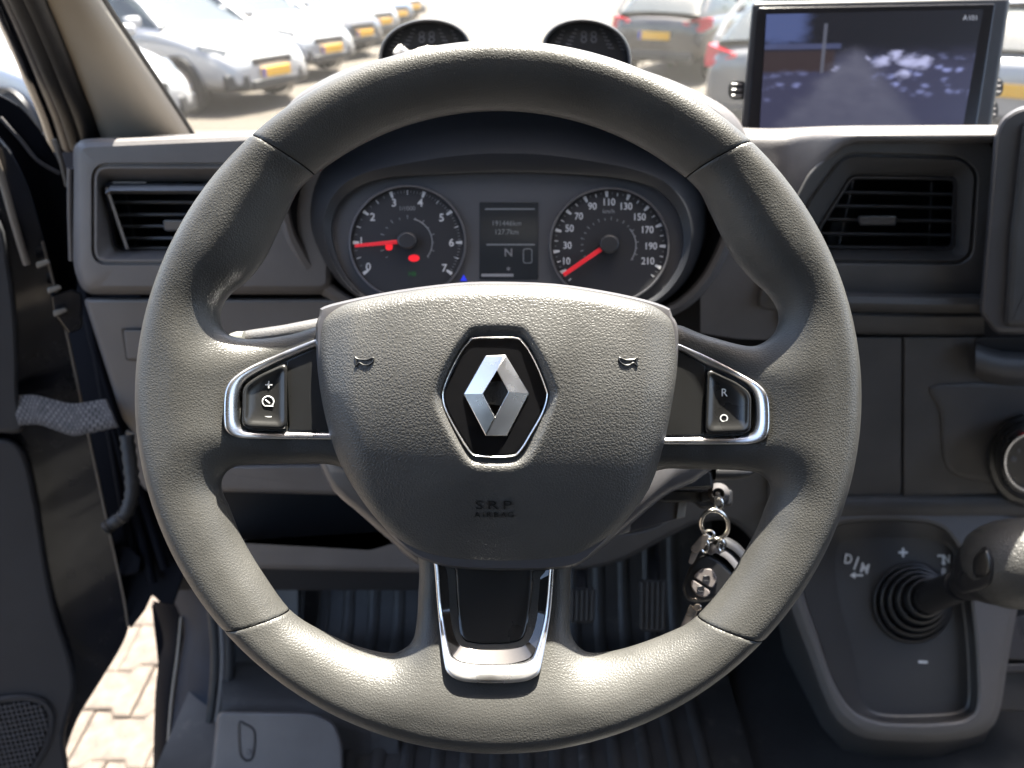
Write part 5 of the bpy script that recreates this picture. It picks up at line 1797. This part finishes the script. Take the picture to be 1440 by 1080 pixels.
def car(name, label, col, x, y, head, group, tall=1.0, plate='', k=1.0):
    """x, y = middle of the front bumper on the ground, head = heading in degrees"""
    L = 4.2 * k
    h = math.radians(head)
    loc = (x - math.cos(h) * L / 2, y - math.sin(h) * L / 2, 0)
    r = root(name, loc, label, 'car', group, rot=Matrix.Rotation(h, 4, 'Z'))
    P = PAINTS[col]
    mo = lambda nm, v, f, mat, par=None, sh=40: mesh_obj(nm, v, f, mat, par or r, sh, local=True)
    st = [(-2.10, .66, .38, .72, .80), (-2.03, .80, .27, .86, .96), (-1.35, .88, .20, .92, 1.00), (-.3, .895, .19, .93, .99), (.7, .89, .19, .92, .975), (1.1, .88, .19, .88, .95), (1.55, .86, .19, .78, .87),
          (1.88, .80, .20, .66, .76), (2.04, .70, .22, .56, .66), (2.10, .58, .26, .48, .56)]
    v = []
    for sx, w, z0, zs, zt in st:
        q = [(0, z0), (w * .8, z0), (w * .97, z0 + .1), (w, (z0 + zs) / 2), (w * .97, zs - .04), (w * .9, zs + .02), (w * .72, zt), (0, zt + .025)]
        q = q + [(-a, b) for a, b in q[-2:0:-1]]
        v += [(sx * k, a, b * tall if b > .5 else b) for a, b in q]
    n = 14
    f = grid_faces(len(st), n, True) + [tuple(range(n)), tuple(range((len(st) - 1) * n, len(st) * n))]
    body = mo('body', v, f, P)
    subdiv(body)
    cs = [(-1.98, .70, .97, .62, .99), (-1.55, .74, .96, .60, 1.36), (-.9, .78, .95, .60, 1.45), (-.2, .79, .95, .60, 1.47), (.2, .78, .94, .60, 1.42), (.62, .77, .94, .62, 1.18), (1.02, .74, .92, .66, .96)]
    v = []
    for sx, wb_, zb, wt, zt in cs:
        q = [(wb_, zb - .06), (wb_ * .98, zb + .08 if zt > 1.1 else zb), (wt, zt - .02), (wt * .7, zt), (0, zt + .012)]
        q = q + [(-a, b) for a, b in q[-2::-1]]
        v += [(sx * k, a, b * tall) for a, b in q]
    nn_ = 9
    cab = mo('cabin_glass', v, grid_faces(len(cs), nn_, False), M_CARGLASS)
    subdiv(cab)
    rfz = [(-1.5, .57, 1.37), (-.9, .59, 1.47), (-.2, .59, 1.49), (.15, .57, 1.44)]
    v = []
    for sx, w, z in rfz:
        for a, dz in ((-w, -.03), (-w * .6, .005), (0, .015), (w * .6, .005), (w, -.03)):
            v.append((sx * k, a, (z + dz) * tall))
    rf_ = mo('roof', v, grid_faces(4, 5, False), P)
    subdiv(rf_)
    for s in (-1, 1):
        for pth in ([(1.0, .75, .94), (.62, .67, 1.2), (.15, .6, 1.44)], [(-.25, .80, .96), (-.3, .7, 1.25), (-.32, .61, 1.47)], [(-1.5, .6, 1.38), (-1.75, .7, 1.15), (-1.95, .72, .97)]):
            pp_ = np.array([(a * k, b * s, c * tall) for a, b, c in pth])
            an_ = np.linspace(0, 2 * math.pi, 8, endpoint=False)[:, None]
            loft_local('pillar', [q_ + .035 * (np.cos(an_) * np.array((0, 1.0, 0)) + np.sin(an_) * np.array((.5, 0, .8))) for q_ in pp_], P, r)
    for s in (-1, 1):
        for wx in (1.28, -1.3):
            arch = []
            a = np.linspace(0, 2 * math.pi, 28, endpoint=False)
            def ring(rad, yv):
                return np.stack([wx * k + rad * np.cos(a), np.full(28, yv * s), .31 + rad * np.sin(a)], 1)
            loft_local('wheel_arch', [ring(.36, .80), ring(.36, .893), ring(.33, .893)], M_CARBLK, r)
            wv = loft_local('wheel', [ring(.30, .66), ring(.315, .70), ring(.315, .86), ring(.30, .885), ring(.22, .89)], M_TYRE, r)
            loft_local('rim', [ring(.225, .888), ring(.205, .87), ring(.19, .862), ring(.02, .85)], M_ALLOY, wv)
            for q in range(5):
                an = q * 2 * math.pi / 5
                tb = np.array([(wx * k + .04 * math.cos(an), .872 * s, .31 + .04 * math.sin(an)), (wx * k + .2 * math.cos(an), .880 * s, .31 + .2 * math.sin(an))])
                tube_local('spoke', tb, .022, M_ALLOY, wv)
        # lamps
        v = []
        for sx, sy, sz in ((2.045, .40, .60), (1.93, .68, .63), (1.66, .80, .72), (1.62, .79, .78), (1.84, .66, .74), (2.0, .42, .685)):
            v.append(((sx + .015) * k, sy * s, sz * tall))
        v += [(a - .12, b * .94, c) for a, b, c in v]
        hl = mo('headlight', v, [(0, 1, 2, 3, 4, 5), (6, 7, 8, 9, 10, 11)] + [(i, (i + 1) % 6, 6 + (i + 1) % 6, 6 + i) for i in range(6)], M_LAMP)
        v = [((-2.02 - .02) * k, .45 * s, .72 * tall), ((-2.02 - .015) * k, .78 * s, .74 * tall), (-1.85 * k, .86 * s, .80 * tall), (-1.83 * k, .85 * s, .92 * tall), (-2.01 * k, .76 * s, .93 * tall), (-2.075 * k, .45 * s, .86 * tall)]
        v += [(a + .14, b * .94, c) for a, b, c in v]
        mo('tail_light', v, [(0, 1, 2, 3, 4, 5), (6, 7, 8, 9, 10, 11)] + [(i, (i + 1) % 6, 6 + (i + 1) % 6, 6 + i) for i in range(6)], M_TAIL)
        box('fog_intake', (1.99 * k, .60 * s, .36), (.14, .34, .20), M_CARBLK, r, .04, rot=Matrix.Rotation(.35 * s, 3, 'Z'), local=True)
        box('mirror', (.78 * k, .98 * s, 1.02 * tall), (.12, .2, .13), P, r, .04, local=True)
        box('door_handle', (-.1 * k, .895 * s, .82 * tall), (.2, .03, .03), P, r, .01, local=True)
    box('grille', (2.06 * k, 0, .565 * tall), (.06, .74, .10), M_CARBLK, r, .02, local=True)
    box('lower_grille', (2.08 * k, 0, .31), (.08, .86, .11), M_CARBLK, r, .02, local=True)
    fpz = box('front_plate', (2.125 * k, 0, .44 * tall), (.03, .52, .115), M_PLATE, r, .004, local=True)
    box('plate_band', (2.131 * k, -.237, .44 * tall), (.025, .045, .112), M_EUBLUE, fpz, local=True)
    rp = box('rear_plate', (-2.105 * k, 0, .66 * tall), (.03, .52, .115), M_PLATE, r, .004, local=True)
    box('plate_band', (-2.111 * k, .237, .66 * tall), (.025, .045, .112), M_EUBLUE, rp, local=True)
    box('rear_bumper', (-2.04 * k, 0, .36), (.16, 1.3, .16), M_CARBLK, r, .04, local=True)
    return r


def loft_local(name, loops, mat, parent):
    v = np.vstack(loops)
    return mesh_obj(name, v, grid_faces(len(loops), len(loops[0]), True), mat, parent, 40, local=True)


def tube_local(name, path, rad, mat, parent):
    d = path[1] - path[0]
    d = d / np.linalg.norm(d)
    u = np.cross(d, (0, 1.0, 0))
    a = np.linspace(0, 2 * math.pi, 6, endpoint=False)[:, None]
    loops = [p + rad * (np.cos(a) * u + np.sin(a) * np.array((0, .4, 0))) for p in path]
    return loft_local(name, loops, mat, parent)


_tube = tube
HD = -27
GRP = 'cars parked in the row beyond the windscreen'
for nm, lb, c_, y_, tl, kk in (('parked_hatchback', 'white hatchback half hidden behind the windscreen pillar', 'white', 8.0, 1.0, .95),
                               ('parked_car', 'white car with dark fog intakes next to the half hidden hatchback', 'white', 10.6, 1.02, 1.0),
                               ('parked_car', 'pearl white car third along the row from the pillar', 'pearl', 13.4, 1.0, 1.0),
                               ('parked_car', 'dark grey car between the pearl white car and the silver car', 'grey', 16.3, 1.0, 1.0),
                               ('parked_car', 'silver car beyond the dark grey one in the row', 'silver', 19.0, 1.05, 1.0),
                               ('parked_car', 'blue-grey car beyond the silver car in the row', 'blue', 22.0, 1.0, 1.0),
                               ('parked_car', 'small white car at the far end of the parked row', 'white', 25.2, 1.0, .95)):
    car(nm, lb, c_, {8.0: -3.78, 10.6: -3.15, 13.4: -3.0}.get(y_, -2.95), y_, HD, GRP, tl, k=kk)
GR2 = 'vehicles parked across the lane'
for nm, lb, c_, x_, y_, hd, tl in (('parked_car', 'silver-grey car with red tail lights seen behind the camera monitor', 'steel', 5.0, 11.2, 55, 1.05),
                                   ('parked_van', 'dark tall vehicle with yellow rear plate ahead beside the distance display', 'grey', 4.6, 21.2, 72, 1.3),
                                   ('parked_car', 'pale car glimpsed past the outer edge of the camera monitor', 'pearl', 7.4, 10.6, 50, 1.0),
                                   ('parked_car', 'black car between the dark tall vehicle and the one with red tail lights', 'black', 4.5, 16.6, 58, 1.0)):
    car(nm, lb, c_, x_, y_, hd, GR2, tl)

# ================================================================== shrub between the parked vehicles
M_LEAF = material('shrub_leaves', (.05, .075, .025), .6, mottle=(8, .35))
M_BARK = material('shrub_bark', (.08, .06, .045), .8)
sb_ = root('shrub', (3.0, 14.6, 0), 'olive green shrub growing between the parked vehicles', 'shrub')
for k in range(7):
    an = k * .9
    tube('stem', np.array([(3.0, 14.6, 0), (3.0 + .18 * math.cos(an), 14.6 + .18 * math.sin(an), .5), (3.0 + .42 * math.cos(an), 14.6 + .42 * math.sin(an), 1.15)]), [.025, .018, .006], M_BARK, sb_, n=6)
cen = RNG.normal(size=(1600, 3)) * (.36, .36, .34) + (3.0, 14.6, .85)
cen[:, 2] = np.clip(cen[:, 2], .12, 2)
lv_, lf_ = [], []
for i, c_ in enumerate(cen):
    u_ = RNG.normal(size=3)
    u_ /= np.linalg.norm(u_)
    w_ = np.cross(u_, RNG.normal(size=3))
    w_ /= np.linalg.norm(w_)
    lv_ += [c_ - u_ * .06, c_ + w_ * .03, c_ + u_ * .06, c_ - w_ * .03]
    lf_.append((4 * i, 4 * i + 1, 4 * i + 2, 4 * i + 3))
fo = mesh_obj('foliage', np.array(lv_), np.array(lf_), M_LEAF, sb_, None)
fo['kind'] = 'stuff'
